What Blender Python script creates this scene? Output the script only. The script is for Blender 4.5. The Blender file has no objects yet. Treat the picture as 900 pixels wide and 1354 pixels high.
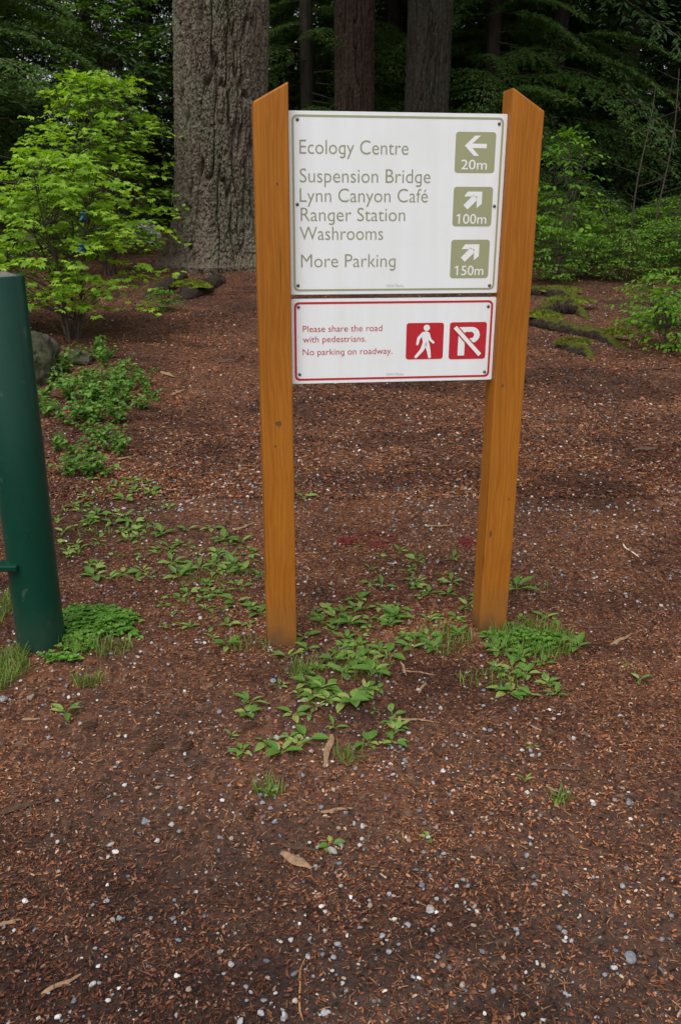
import bpy, math
import numpy as np

S = bpy.context.scene
COL = S.collection
rng = np.random.default_rng(11)
H = 1.55                                    # eye height of the photographer
FPX, PITCH, ROLL = 1158.99, 0.340678, 0.003716   # focal length in px of the 900 x 1354 frame

# ------------------------------------------------------------------ camera, sky, sun, exposure
cd = bpy.data.cameras.new('camera'); cam = bpy.data.objects.new('camera', cd); COL.objects.link(cam)
cd.sensor_fit = 'VERTICAL'; cd.sensor_height = 24.0; cd.lens = 24.0 * FPX / 1354.0
cd.clip_start = 0.05; cd.clip_end = 500
fwd = np.array([0, math.cos(PITCH), -math.sin(PITCH)])
rt0 = np.array([1.0, 0, 0]); up0 = np.array([0, math.sin(PITCH), math.cos(PITCH)])
RT = math.cos(ROLL) * rt0 + math.sin(ROLL) * up0
UP = -math.sin(ROLL) * rt0 + math.cos(ROLL) * up0
from mathutils import Matrix
M = Matrix(((RT[0], UP[0], -fwd[0], 0), (RT[1], UP[1], -fwd[1], 0), (RT[2], UP[2], -fwd[2], H), (0, 0, 0, 1)))
cam.matrix_world = M
S.camera = cam

SUN_EL, SUN_AZ = math.radians(62), math.radians(205)     # azimuth clockwise from +Y: behind the camera, a little to the left
W = bpy.data.worlds.new('World'); S.world = W; W.use_nodes = True
nt = W.node_tree; bg = nt.nodes['Background']
sky = nt.nodes.new('ShaderNodeTexSky'); sky.sky_type = 'NISHITA'; sky.sun_disc = False
sky.sun_elevation = SUN_EL; sky.sun_rotation = SUN_AZ; sky.dust_density = 3.0; sky.air_density = 1.0; sky.ozone_density = 1.0
hs = nt.nodes.new('ShaderNodeHueSaturation'); hs.inputs['Saturation'].default_value = 0.22
nt.links.new(sky.outputs[0], hs.inputs['Color']); nt.links.new(hs.outputs[0], bg.inputs[0])
bg.inputs[1].default_value = 0.13
sl = bpy.data.lights.new('sun', 'SUN'); sl.energy = 1.3; sl.angle = math.radians(50); sl.color = (1, 0.97, 0.92)
so = bpy.data.objects.new('sun', sl); COL.objects.link(so)
so.rotation_euler = (math.pi / 2 - SUN_EL, 0, math.pi - SUN_AZ)
so.location = (-3, -6, 12)
S.view_settings.view_transform = 'Standard'; S.view_settings.look = 'None'
S.view_settings.gamma = 1.0; S.view_settings.use_curve_mapping = False
S.view_settings.exposure = 0.58
S.render.engine = 'CYCLES'
S.cycles.use_denoising = True
S.cycles.max_bounces = 6; S.cycles.transparent_max_bounces = 4

# ------------------------------------------------------------------ helpers
def hash3(ix, iy, iz, seed):
    h = (ix.astype(np.int64) * 374761393 + iy.astype(np.int64) * 668265263 + iz.astype(np.int64) * 2147483647 + seed * 1274126177) & 0xffffffff
    h = ((h ^ (h >> 13)) * 1274126177) & 0xffffffff
    h = (h ^ (h >> 16)) & 0xffffffff
    return h / 4294967295.0

def vnoise(x, y, z=None, seed=0):
    x = np.asarray(x, float); y = np.asarray(y, float)
    z = np.zeros_like(x) if z is None else np.asarray(z, float)
    ix, iy, iz = np.floor(x), np.floor(y), np.floor(z)
    fx, fy, fz = x - ix, y - iy, z - iz
    ux, uy, uz = [t * t * (3 - 2 * t) for t in (fx, fy, fz)]
    r = 0
    for a in (0, 1):
        for b in (0, 1):
            for c in (0, 1):
                w = (ux if a else 1 - ux) * (uy if b else 1 - uy) * (uz if c else 1 - uz)
                r = r + w * hash3(ix + a, iy + b, iz + c, seed)
    return r * 2 - 1

def fbm(x, y, z=None, oct=4, seed=0):
    r, a, s = 0, 1.0, 0
    for o in range(oct):
        k = 2.0 ** o
        r = r + a * vnoise(np.asarray(x) * k, np.asarray(y) * k, None if z is None else np.asarray(z) * k, seed + o)
        s += a; a *= 0.5
    return r / s

def gz(x, y):
    """height of the forest floor"""
    x = np.asarray(x, float); y = np.asarray(y, float)
    t = y - 3.6
    soft = np.where(t > 20, t, 0.6 * np.log1p(np.exp(np.clip(t, -60, 20) / 0.6)))
    far = np.clip((y - 16) / 10, 0, None)
    z = 0.075 * (soft - far * 4)
    z = np.where(y > 30, 0.075 * (26.4 - 5.6) + 0.04 * (y - 30), z)
    k = np.clip((np.hypot(x, y) - 1.0) / 3, 0.25, 1)
    z = z + 0.028 * k * fbm(x * 0.7, y * 0.7, oct=2, seed=3) + 0.008 * vnoise(x * 4.1, y * 4.1, seed=9) + 0.003 * vnoise(x * 13, y * 13, seed=5)
    # soil mounded round the old fir
    d = np.hypot(x + 1.60, y - 12.1)
    return z + 0.17 * np.exp(-(d / 1.05) ** 2)

def ray(px, py):
    return fwd + RT * (px - 450) / FPX - UP * (py - 677) / FPX

def at(px, py, lift=0.0):
    """ground point seen at a pixel of the photograph"""
    d = ray(px, py); z = 0.0
    t0, t1 = 0.5, 60.0
    ts = np.linspace(t0, t1, 1500)
    P = ts[:, None] * d[None]; hh = H + P[:, 2] - gz(P[:, 0], P[:, 1])
    i = int(np.argmax(hh < 0)) or len(ts) - 1
    a, b = ts[i - 1], ts[i]
    for _ in range(30):
        m = (a + b) / 2
        if H + m * d[2] - float(gz(m * d[0], m * d[1])) < 0: b = m
        else: a = m
    p = d * b
    return np.array([p[0], p[1], float(gz(p[0], p[1])) + lift])

def np_mesh(name, V, faces, mats, midx=None, smooth=False):
    """faces: list of int arrays (k, n) ; midx: list of material indices or arrays"""
    me = bpy.data.meshes.new(name)
    V = np.asarray(V, np.float32)
    faces = [np.asarray(f, np.int32) for f in faces if len(f)]
    me.vertices.add(len(V)); me.vertices.foreach_set('co', V.ravel())
    nl = sum(f.size for f in faces); npoly = sum(len(f) for f in faces)
    me.loops.add(nl); me.polygons.add(npoly)
    me.loops.foreach_set('vertex_index', np.concatenate([f.ravel() for f in faces]))
    tot = np.concatenate([np.full(len(f), f.shape[1], np.int32) for f in faces])
    st = np.concatenate([[0], np.cumsum(tot)[:-1]]).astype(np.int32)
    me.polygons.foreach_set('loop_start', st)
    if midx is not None:
        mi = np.concatenate([np.full(len(f), m, np.int32) if np.isscalar(m) else np.asarray(m, np.int32) for f, m in zip(faces, midx)])
        me.polygons.foreach_set('material_index', mi)
    me.polygons.foreach_set('use_smooth', np.full(npoly, bool(smooth)))
    for m in (mats if isinstance(mats, (list, tuple)) else [mats]): me.materials.append(m)
    me.update(calc_edges=True)
    return me

def link(name, me, parent=None, loc=None):
    o = bpy.data.objects.new(name, me); COL.objects.link(o)
    if parent: o.parent = parent
    if loc is not None: o.location = [float(v) for v in loc]
    return o

def tag(o, label=None, cat=None, group=None, kind=None):
    if label: o['label'] = label
    if cat: o['category'] = cat
    if group: o['group'] = group
    if kind: o['kind'] = kind
    return o

def empty(name, loc=(0, 0, 0), rz=0):
    o = bpy.data.objects.new(name, None); COL.objects.link(o)
    o.location = [float(v) for v in loc]; o.rotation_euler = (0, 0, rz); o.empty_display_size = 0.2
    return o

def kids(o): return [c for c in COL.objects if c.parent == o]

def copy_tree(o, parent=None):
    c = o.copy(); COL.objects.link(c)
    if parent: c.parent = parent
    for ch in kids(o): copy_tree(ch, c)
    return c

def rotz(a):
    a = np.asarray(a, float); c, s, o, z = np.cos(a), np.sin(a), np.ones_like(a), np.zeros_like(a)
    return np.stack([np.stack([c, -s, z], -1), np.stack([s, c, z], -1), np.stack([z, z, o], -1)], -2)
def rotx(a):
    a = np.asarray(a, float); c, s, o, z = np.cos(a), np.sin(a), np.ones_like(a), np.zeros_like(a)
    return np.stack([np.stack([o, z, z], -1), np.stack([z, c, -s], -1), np.stack([z, s, c], -1)], -2)
def roty(a):
    a = np.asarray(a, float); c, s, o, z = np.cos(a), np.sin(a), np.ones_like(a), np.zeros_like(a)
    return np.stack([np.stack([c, z, s], -1), np.stack([z, o, z], -1), np.stack([-s, z, c], -1)], -2)

def scatter(T, F, R, scale, pos):
    """copies of a template (verts T, faces F) -> verts, faces"""
    n = len(pos)
    sc = np.asarray(scale, float)
    if sc.ndim == 1: sc = sc[:, None].repeat(3, 1)
    V = T[None] * sc[:, None, :]
    V = np.einsum('nij,nkj->nki', R, V) + np.asarray(pos)[:, None, :]
    out = [(np.asarray(f)[None] + (np.arange(n) * len(T))[:, None, None]).reshape(-1, np.asarray(f).shape[1]) for f in F]
    return V.reshape(-1, 3), out

class MB:
    """collects pieces into one mesh"""
    def __init__(s): s.V = []; s.F = {}; s.n = 0
    def add(s, V, F, mi=0):
        V = np.asarray(V, float)
        for f in F:
            f = np.asarray(f)
            if len(f) == 0: continue
            if f.ndim == 1: f = f[None]
            s.F.setdefault((f.shape[1], mi), []).append(f + s.n)
        s.V.append(V); s.n += len(V); return s
    def box(s, c, d, R=None, mi=0):
        v = np.array([[x, y, z] for x in (-.5, .5) for y in (-.5, .5) for z in (-.5, .5)]) * np.asarray(d)
        if R is not None: v = v @ np.asarray(R).T
        f = [[0, 1, 3, 2], [4, 6, 7, 5], [0, 4, 5, 1], [2, 3, 7, 6], [0, 2, 6, 4], [1, 5, 7, 3]]
        return s.add(v + np.asarray(c), [np.array(f)], mi)
    def tube(s, P, r, n=8, cap=True, mi=0, jit=0.0):
        P = np.asarray(P, float); r = np.broadcast_to(np.asarray(r, float), (len(P),))
        T = np.gradient(P, axis=0); T /= np.linalg.norm(T, axis=1)[:, None] + 1e-12
        ref = np.array([0, 0, 1.0]) if abs(T[0][2]) < .9 else np.array([1.0, 0, 0])
        a = np.arange(n) / n * 2 * math.pi; V = []
        for p, t, rr in zip(P, T, r):
            u = np.cross(t, ref); u /= np.linalg.norm(u) + 1e-12; w = np.cross(u, t)
            k = rr * (1 + jit * rng.uniform(-1, 1, n))
            V.append(p + (np.cos(a) * k)[:, None] * u + (np.sin(a) * k)[:, None] * w)
        V = np.concatenate(V); q = []
        for i in range(len(P) - 1):
            for j in range(n):
                q.append([i * n + j, i * n + (j + 1) % n, (i + 1) * n + (j + 1) % n, (i + 1) * n + j])
        F = [np.array(q)]
        if cap: F += [np.arange(n)[None], (np.arange(n)[::-1] + (len(P) - 1) * n)[None]]
        return s.add(V, F, mi)
    def mesh(s, name, mats, smooth=False):
        ks = sorted(s.F); 
        return np_mesh(name, np.concatenate(s.V), [np.concatenate(s.F[k]) for k in ks], mats, [k[1] for k in ks], smooth)
    def build(s, name, mats, parent=None, loc=None, smooth=False):
        return link(name, s.mesh(name, mats, smooth), parent, loc)

def bevel(o, w=0.003, seg=2):
    m = o.modifiers.new('bevel', 'BEVEL'); m.width = w; m.segments = seg; m.limit_method = 'ANGLE'
    return o

# ------------------------------------------------------------------ materials
def new_mat(name):
    m = bpy.data.materials.new(name); m.use_nodes = True
    t = m.node_tree; b = t.nodes['Principled BSDF']
    return m, t, b
def node(t, ty, **kw):
    n = t.nodes.new(ty)
    for k, v in kw.items():
        if k.startswith('in_'): n.inputs[k[3:].replace('_', ' ')].default_value = v
        else: setattr(n, k, v)
    return n
def ramp(t, fac, stops, interp='LINEAR'):
    r = t.nodes.new('ShaderNodeValToRGB'); r.color_ramp.interpolation = interp
    e = r.color_ramp.elements
    while len(e) < len(stops): e.new(0.5)
    for el, (p, c) in zip(e, stops): el.position = p; el.color = tuple(c) + ((1,) if len(c) == 3 else ())
    t.links.new(fac, r.inputs[0]); return r.outputs[0]
def mix(t, f, a, b, mode='MIX'):
    n = t.nodes.new('ShaderNodeMix'); n.data_type = 'RGBA'; n.blend_type = mode
    for sock, v in ((n.inputs[0], f), (n.inputs[6], a), (n.inputs[7], b)):
        if isinstance(v, (int, float)): sock.default_value = v
        elif isinstance(v, tuple): sock.default_value = v + ((1,) if len(v) == 3 else ())
        else: t.links.new(v, sock)
    return n.outputs[2]
def noise(t, vec, scale, detail=4, rough=.55, dist=0.0):
    n = node(t, 'ShaderNodeTexNoise', in_Scale=scale, in_Detail=detail, in_Roughness=rough, in_Distortion=dist)
    if vec is not None: t.links.new(vec, n.inputs['Vector'])
    return n.outputs['Fac']
def mapping(t, scale=(1, 1, 1), rot=(0, 0, 0), loc=(0, 0, 0), src='Object'):
    tc = t.nodes.new('ShaderNodeTexCoord'); mp = t.nodes.new('ShaderNodeMapping')
    mp.inputs['Scale'].default_value = scale; mp.inputs['Rotation'].default_value = rot; mp.inputs['Location'].default_value = loc
    t.links.new(tc.outputs[src], mp.inputs['Vector']); return mp.outputs[0]
def bump(t, b, h, strength, dist):
    n = node(t, 'ShaderNodeBump', in_Strength=strength, in_Distance=dist)
    t.links.new(h, n.inputs['Height']); t.links.new(n.outputs[0], b.inputs['Normal'])
def math_node(t, op, a, b=0.5):
    n = t.nodes.new('ShaderNodeMath'); n.operation = op
    for s, v in zip(n.inputs, (a, b)):
        if isinstance(v, (int, float)): s.default_value = v
        else: t.links.new(v, s)
    return n.outputs[0]

def mat_plain(name, c, rough=.6, var=.15, scale=6, metal=0.0, spec=.5):
    m, t, b = new_mat(name)
    f = noise(t, mapping(t), scale, 5)
    lo = tuple(v * (1 - var) for v in c); hi = tuple(min(1, v * (1 + var)) for v in c)
    t.links.new(ramp(t, f, [(.3, lo), (.7, hi)]), b.inputs['Base Color'])
    b.inputs['Roughness'].default_value = rough; b.inputs['Metallic'].default_value = metal
    b.inputs['Specular IOR Level'].default_value = spec
    return m

def mat_leaf(name, stops, trans=.35, rough=.5, spec=.35, tcol=None):
    """stops: colour ramp over random-per-leaf"""
    m, t, b = new_mat(name)
    g = t.nodes.new('ShaderNodeNewGeometry')
    r = g.outputs['Random Per Island']
    nz = noise(t, mapping(t), 1.1, 2)
    f = math_node(t, 'ADD', math_node(t, 'MULTIPLY', r, .62), math_node(t, 'MULTIPLY', nz, .38))
    c = ramp(t, f, stops)
    t.links.new(c, b.inputs['Base Color'])
    b.inputs['Roughness'].default_value = rough; b.inputs['Specular IOR Level'].default_value = spec
    tr = t.nodes.new('ShaderNodeBsdfTranslucent')
    tc = mix(t, 1.0, c, tcol or (1.15, 1.1, .45), 'MULTIPLY')
    t.links.new(tc, tr.inputs['Color'])
    mx = t.nodes.new('ShaderNodeMixShader'); mx.inputs[0].default_value = trans
    t.links.new(b.outputs[0], mx.inputs[1]); t.links.new(tr.outputs[0], mx.inputs[2])
    t.links.new(mx.outputs[0], t.nodes['Material Output'].inputs[0])
    return m

def wet_patches(t):
    """damp blotches soaked into the mulch"""
    w = noise(t, mapping(t, (.75, 1.25, 1), loc=(2.3, 1.1, 0)), 1.25, 6, .68, .3)
    return ramp(t, w, [(.36, (.42, .38, .39)), (.50, (.88, .86, .84)), (.62, (1.16, 1.12, 1.04))])
def mat_island(name, stops, rough=.8, spec=.3, interp='LINEAR', fine=None, wet=None):
    m, t, b = new_mat(name)
    g = t.nodes.new('ShaderNodeNewGeometry')
    c = ramp(t, g.outputs['Random Per Island'], stops, interp)
    if fine:
        nz = noise(t, mapping(t), fine, 4)
        c = mix(t, 1.0, c, ramp(t, nz, [(.25, (.6, .6, .6)), (.75, (1.3, 1.3, 1.3))]), 'MULTIPLY')
    if wet: c = mix(t, 1.0, c, wet_patches(t), 'MULTIPLY')
    t.links.new(c, b.inputs['Base Color']); b.inputs['Roughness'].default_value = rough
    b.inputs['Specular IOR Level'].default_value = spec
    return m

def mat_ground():
    m, t, b = new_mat('bark_mulch')
    co = mapping(t)
    big = noise(t, co, .9, 4, .6)
    mid = noise(t, co, 7, 5, .65)
    vo = node(t, 'ShaderNodeTexVoronoi', in_Scale=75.0); t.links.new(mapping(t, (1, .5, 1), (0, 0, .6)), vo.inputs['Vector'])
    vo2 = node(t, 'ShaderNodeTexVoronoi', in_Scale=160.0); t.links.new(mapping(t, (.45, 1, 1), (0, 0, -.3)), vo2.inputs['Vector'])
    sep = t.nodes.new('ShaderNodeSeparateColor'); t.links.new(vo.outputs['Color'], sep.inputs[0])
    sep2 = t.nodes.new('ShaderNodeSeparateColor'); t.links.new(vo2.outputs['Color'], sep2.inputs[0])
    chip = ramp(t, sep.outputs[0], [(0, (.024, .012, .009)), (.35, (.088, .035, .018)), (.7, (.165, .064, .032)), (.93, (.24, .105, .053)), (1, (.30, .21, .15))])
    fib = ramp(t, sep2.outputs[1], [(0, (.026, .014, .010)), (.5, (.112, .043, .022)), (.9, (.225, .088, .040)), (1, (.28, .19, .13))])
    c = mix(t, ramp(t, mid, [(.4, (0, 0, 0)), (.6, (1, 1, 1))]), chip, fib)
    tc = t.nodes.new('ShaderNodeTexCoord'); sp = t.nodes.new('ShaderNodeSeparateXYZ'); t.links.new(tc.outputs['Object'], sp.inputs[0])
    soil_vignette = ramp(t, math_node(t, 'ADD', math_node(t, 'MULTIPLY', sp.outputs[1], .25), math_node(t, 'MULTIPLY', noise(t, co, 3.0, 5, .65), .5)), [(.55, (.85, .85, .85)), (.95, (0, 0, 0))])  # darker, greyer soil towards the camera, mostly vignetting painted into the ground colour
    c = mix(t, soil_vignette, c, ramp(t, noise(t, co, 90, 4, .7), [(.3, (.022, .017, .015)), (.7, (.070, .055, .050))]))
    damp = ramp(t, big, [(.40, (1, 1, 1)), (.62, (0, 0, 0))])
    c = mix(t, damp, c, mix(t, .42, c, (.040, .027, .022)))
    c = mix(t, 1.0, c, wet_patches(t), 'MULTIPLY')
    b.inputs['Roughness'].default_value = .85; b.inputs['Specular IOR Level'].default_value = .25
    t.links.new(c, b.inputs['Base Color'])
    h = math_node(t, 'ADD', sep.outputs[0], math_node(t, 'MULTIPLY', sep2.outputs[1], .6))
    bump(t, b, h, 1.0, .010)
    return m

def mat_bark(name, dark, mid, light, lichen, lich_amt=.5, scale=1.0):
    m, t, b = new_mat(name)
    co = mapping(t, (scale * 14, scale * 14, scale * 3.2))
    f = noise(t, co, 1.0, 8, .7, .4)
    c = ramp(t, f, [(.28, dark), (.5, mid), (.72, light)])
    l = noise(t, mapping(t, (2.2 * scale, 2.2 * scale, 1.1 * scale)), 1.0, 6, .65)
    l2 = noise(t, mapping(t, (30 * scale, 30 * scale, 12 * scale)), 1.0, 4, .6)
    lf = ramp(t, math_node(t, 'ADD', math_node(t, 'MULTIPLY', l, .7), math_node(t, 'MULTIPLY', l2, .3)), [(.46, (0, 0, 0)), (.6, (lich_amt,) * 3)])
    c = mix(t, lf, c, lichen)
    t.links.new(c, b.inputs['Base Color']); b.inputs['Roughness'].default_value = .9
    b.inputs['Specular IOR Level'].default_value = .2
    bump(t, b, noise(t, mapping(t, (scale * 40, scale * 40, scale * 9)), 1.0, 6, .7), .7, .02)
    return m

def mat_wood(name, seed):
    """stained cedar, grain along Z"""
    m, t, b = new_mat(name)
    co = mapping(t, (1, 1, .07), loc=(seed, seed * .7, seed * .3))
    warp = noise(t, mapping(t, (5, 5, 1.3), loc=(seed, 0, 0)), 1.0, 3)
    wv = node(t, 'ShaderNodeTexWave', wave_type='RINGS', rings_direction='Z', in_Scale=22.0, in_Distortion=14.0, in_Detail=3.0)
    wv.inputs['Detail Scale'].default_value = 1.6
    t.links.new(co, wv.inputs['Vector'])
    fine = noise(t, mapping(t, (160, 160, 3.5)), 1.0, 4, .6)
    pore = noise(t, mapping(t, (420, 420, 14)), 1.0, 2, .5)
    c = ramp(t, wv.outputs['Fac'], [(0, (.325, .110, .011)), (.55, (.360, .126, .0125)), (1, (.385, .138, .0145))])
    c = mix(t, 1.0, c, ramp(t, fine, [(.25, (.91, .90, .88)), (.7, (1.04, 1.04, 1.04))]), 'MULTIPLY')
    c = mix(t, 1.0, c, ramp(t, warp, [(.3, (.80, .77, .72)), (.7, (1.06, 1.07, 1.08))]), 'MULTIPLY')
    c = mix(t, ramp(t, pore, [(.68, (0, 0, 0)), (.78, (.5, .5, .5))]), c, (.16, .06, .012))
    chk = noise(t, mapping(t, (70, 70, 1.1), loc=(seed, 3, 1)), 1.0, 3, .5)
    c = mix(t, ramp(t, chk, [(.67, (0, 0, 0)), (.69, (.7, .7, .7))]), c, (.07, .025, .005))
    # worn, greyer foot of the post
    tc = t.nodes.new('ShaderNodeTexCoord'); sp = t.nodes.new('ShaderNodeSeparateXYZ'); t.links.new(tc.outputs['Object'], sp.inputs[0])
    zz = math_node(t, 'ADD', sp.outputs[2], math_node(t, 'MULTIPLY', noise(t, mapping(t, (14, 14, 5)), 1.0, 4), .22))
    c = mix(t, ramp(t, zz, [(.10, (.75, .75, .75)), (.34, (0, 0, 0))]), c, (.20, .10, .035))
    c = mix(t, ramp(t, zz, [(.08, (.85, .85, .85)), (.20, (0, 0, 0))]), c, (.075, .045, .028))
    t.links.new(c, b.inputs['Base Color']); b.inputs['Roughness'].default_value = .55
    b.inputs['Specular IOR Level'].default_value = .18
    bump(t, b, fine, .25, .002)
    return m

def mat_moss(name, a, bcol):
    m, t, b = new_mat(name)
    f = noise(t, mapping(t), 22, 6, .7)
    t.links.new(ramp(t, f, [(.3, a), (.7, bcol)]), b.inputs['Base Color']); b.inputs['Roughness'].default_value = .95
    b.inputs['Specular IOR Level'].default_value = .1
    bump(t, b, noise(t, mapping(t), 120, 4), .8, .01)
    return m

def mat_rooty(name, mosslo=.44, mosshi=.56, mossc=(.10, .13, .018)):
    """wet bark with moss on the upper side"""
    m, t, b = new_mat(name)
    g = t.nodes.new('ShaderNodeNewGeometry'); sp = t.nodes.new('ShaderNodeSeparateXYZ'); t.links.new(g.outputs['Normal'], sp.inputs[0])
    nz = noise(t, mapping(t), 5, 5, .65)
    f = math_node(t, 'ADD', math_node(t, 'MULTIPLY', sp.outputs[2], .35), math_node(t, 'MULTIPLY', nz, .65))
    bark = ramp(t, noise(t, mapping(t), 40, 5, .7), [(.3, (.016, .012, .009)), (.7, (.075, .052, .038))])
    moss = ramp(t, noise(t, mapping(t), 30, 4), [(.3, tuple(v * .55 for v in mossc)), (.7, mossc)])
    t.links.new(mix(t, ramp(t, f, [(mosslo, (0, 0, 0)), (mosshi, (1, 1, 1))]), bark, moss), b.inputs['Base Color'])
    b.inputs['Roughness'].default_value = .9; b.inputs['Specular IOR Level'].default_value = .2
    bump(t, b, noise(t, mapping(t, (1, 1, 1)), 45, 8, .75), 1.0, .035)
    return m

def mat_rock(name, a, c2, moss=None):
    m, t, b = new_mat(name)
    c = ramp(t, noise(t, mapping(t), 9, 8, .7), [(.3, a), (.7, c2)])
    if moss:
        c = mix(t, ramp(t, noise(t, mapping(t), 3.2, 6, .65), [(.42, (0, 0, 0)), (.56, (.85, .85, .85))]), c, moss)
    t.links.new(c, b.inputs['Base Color']); b.inputs['Roughness'].default_value = .85
    bump(t, b, noise(t, mapping(t), 28, 8, .75), .9, .03)
    return m

def mat_paint(name, c, rough, spec=.5):
    """enamel on steel, with faint smears and dust near the ground"""
    m, t, b = new_mat(name)
    n1 = noise(t, mapping(t, (6, 6, 2)), 1.0, 5, .6)
    cc = ramp(t, n1, [(.3, tuple(v * .85 for v in c)), (.7, tuple(v * 1.12 for v in c))])
    sc = noise(t, mapping(t, (30, 30, 16)), 1.0, 3, .5)
    cc = mix(t, ramp(t, sc, [(.66, (0, 0, 0)), (.74, (.5, .5, .5))]), cc, (.07, .10, .065))
    scr = noise(t, mapping(t, (9, 9, 160), (.5, .2, 0)), 1.0, 2, .5)
    cc = mix(t, ramp(t, scr, [(.76, (0, 0, 0)), (.78, (.4, .4, .4))]), cc, (.10, .14, .11))
    tc = t.nodes.new('ShaderNodeTexCoord'); sp = t.nodes.new('ShaderNodeSeparateXYZ'); t.links.new(tc.outputs['Object'], sp.inputs[0])
    cc = mix(t, ramp(t, noise(t, mapping(t, loc=(3, 1, 2)), 17, 6, .7), [(.70, (0, 0, 0)), (.73, (.8, .8, .8))]), cc, (.10, .045, .02))
    zz = math_node(t, 'ADD', sp.outputs[2], math_node(t, 'MULTIPLY', noise(t, mapping(t), 24, 4), .2))
    cc = mix(t, ramp(t, zz, [(.1, (.4, .4, .4)), (.3, (0, 0, 0))]), cc, (.05, .06, .045))
    t.links.new(cc, b.inputs['Base Color'])
    t.links.new(ramp(t, n1, [(.3, (rough * .85,) * 3), (.7, (rough * 1.2,) * 3)]), b.inputs['Roughness'])
    b.inputs['Specular IOR Level'].default_value = spec
    bump(t, b, noise(t, mapping(t), 300, 2), .04, .001)
    return m

def mat_sheet(name, c, rough=.4):
    m, t, b = new_mat(name)
    n1 = noise(t, mapping(t, (3, 3, 3)), 1.0, 5, .6)
    t.links.new(ramp(t, n1, [(.3, tuple(v * .97 for v in c)), (.7, tuple(min(1, v * 1.03) for v in c))]), b.inputs['Base Color'])
    b.inputs['Roughness'].default_value = rough
    return m

MAT = {}
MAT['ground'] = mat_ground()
MAT['chip'] = mat_island('bark_chips', [(0, (.012, .007, .006)), (.22, (.044, .020, .015)), (.45, (.155, .054, .025)), (.75, (.285, .104, .045)), (.93, (.38, .18, .09)), (1, (.50, .38, .27))], .8, .2, wet=True)
MAT['fibre'] = mat_island('needle_litter', [(0, (.05, .021, .015)), (.35, (.14, .050, .024)), (.75, (.27, .098, .033)), (1, (.42, .23, .11))], .8, .2, wet=True)
MAT['gravel'] = mat_island('gravel_stone', [(0, (.09, .095, .11)), (.32, (.17, .175, .20)), (.6, (.27, .27, .285)), (.78, (.40, .385, .365)), (.90, (.56, .545, .52)), (.92, (.34, .26, .20)), (1, (.24, .17, .13))], .6, .45)
MAT['wood'] = mat_wood('stained_cedar', 0.0)
def mat_board():
    m, t, b = new_mat('white_sign_face')
    st = noise(t, mapping(t, (22, 22, 1.3)), 1.0, 4, .6); sp_ = noise(t, mapping(t), 260, 2, .5); cl = noise(t, mapping(t), 5, 4, .6)
    c = ramp(t, st, [(.35, (.775, .785, .78)), (.62, (.81, .82, .83))])
    c = mix(t, ramp(t, cl, [(.5, (0, 0, 0)), (.8, (.5, .5, .5))]), c, (.70, .72, .69))
    c = mix(t, ramp(t, sp_, [(.76, (0, 0, 0)), (.80, (.6, .6, .6))]), c, (.5, .5, .45))
    t.links.new(c, b.inputs['Base Color']); b.inputs['Roughness'].default_value = .32
    return m
MAT['board'] = mat_board()
MAT['olive'] = mat_sheet('olive_vinyl', (.32, .325, .18), .45)
MAT['olive_text'] = mat_sheet('olive_lettering', (.28, .28, .175), .45)
MAT['red'] = mat_sheet('red_vinyl', (.47, .013, .022), .45)
MAT['white_vinyl'] = mat_sheet('white_vinyl', (.80, .80, .79), .45)
MAT['grey_print'] = mat_sheet('grey_print', (.45, .45, .45), .5)
MAT['screw'] = mat_plain('screw_steel', (.16, .155, .17), .35, .2, 200, .9)
MAT['green'] = mat_paint('dark_green_enamel', (.0028, .039, .024), .30, .28)
MAT['concrete'] = mat_rock('concrete_fill', (.11, .105, .095), (.24, .23, .21))
MAT['asphalt'] = mat_plain('asphalt', (.17, .165, .175), .85, .2, 40)
MAT['fir'] = mat_bark('fir_bark', (.040, .028, .020), (.118, .090, .068), (.19, .152, .118), (.110, .122, .075), .62)
MAT['redbark'] = mat_bark('red_brown_bark', (.020, .012, .009), (.054, .031, .023), (.09, .055, .042), (.06, .065, .045), .3, 1.3)
MAT['greybark'] = mat_bark('grey_brown_bark', (.013, .010, .007), (.038, .029, .022), (.064, .050, .040), (.044, .050, .034), .5, 1.3)
MAT['twig'] = mat_plain('twig_bark', (.055, .040, .026), .85, .3, 30)
MAT['root'] = mat_rooty('mossy_root_bark', .50, .57, (.105, .115, .014))
MAT['rootdark'] = mat_rooty('root_bark', .70, .78, (.08, .09, .015))
MAT['moss'] = mat_moss('moss', (.055, .075, .008), (.16, .185, .022))
MAT['mossrock'] = mat_rock('mossy_boulder_stone', (.030, .024, .016), (.085, .070, .050), (.040, .048, .014))
MAT['palerock'] = mat_rock('pale_rock_stone', (.25, .24, .21), (.52, .50, .46))
MAT['tanrock'] = mat_rock('tan_rock_stone', (.22, .17, .12), (.36, .29, .21))
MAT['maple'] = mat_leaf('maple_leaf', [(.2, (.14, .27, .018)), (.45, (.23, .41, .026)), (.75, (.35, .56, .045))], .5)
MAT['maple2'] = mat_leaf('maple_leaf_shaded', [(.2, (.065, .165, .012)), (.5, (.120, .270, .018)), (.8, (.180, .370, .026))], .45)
MAT['shrub'] = mat_leaf('shrub_leaf', [(.2, (.050, .125, .014)), (.5, (.105, .225, .020)), (.8, (.18, .33, .032))], .45)
MAT['herb'] = mat_leaf('herb_leaf', [(.2, (.080, .185, .034)), (.5, (.140, .280, .046)), (.8, (.22, .37, .075))], .45)
MAT['weed'] = mat_leaf('broad_weed_leaf', [(.2, (.095, .205, .034)), (.5, (.165, .295, .052)), (.76, (.25, .375, .09)), (.84, (.34, .33, .09))], .4)
MAT['clover'] = mat_leaf('clover_leaf', [(.2, (.055, .160, .018)), (.5, (.100, .240, .026)), (.8, (.165, .32, .045))], .3)
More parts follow.
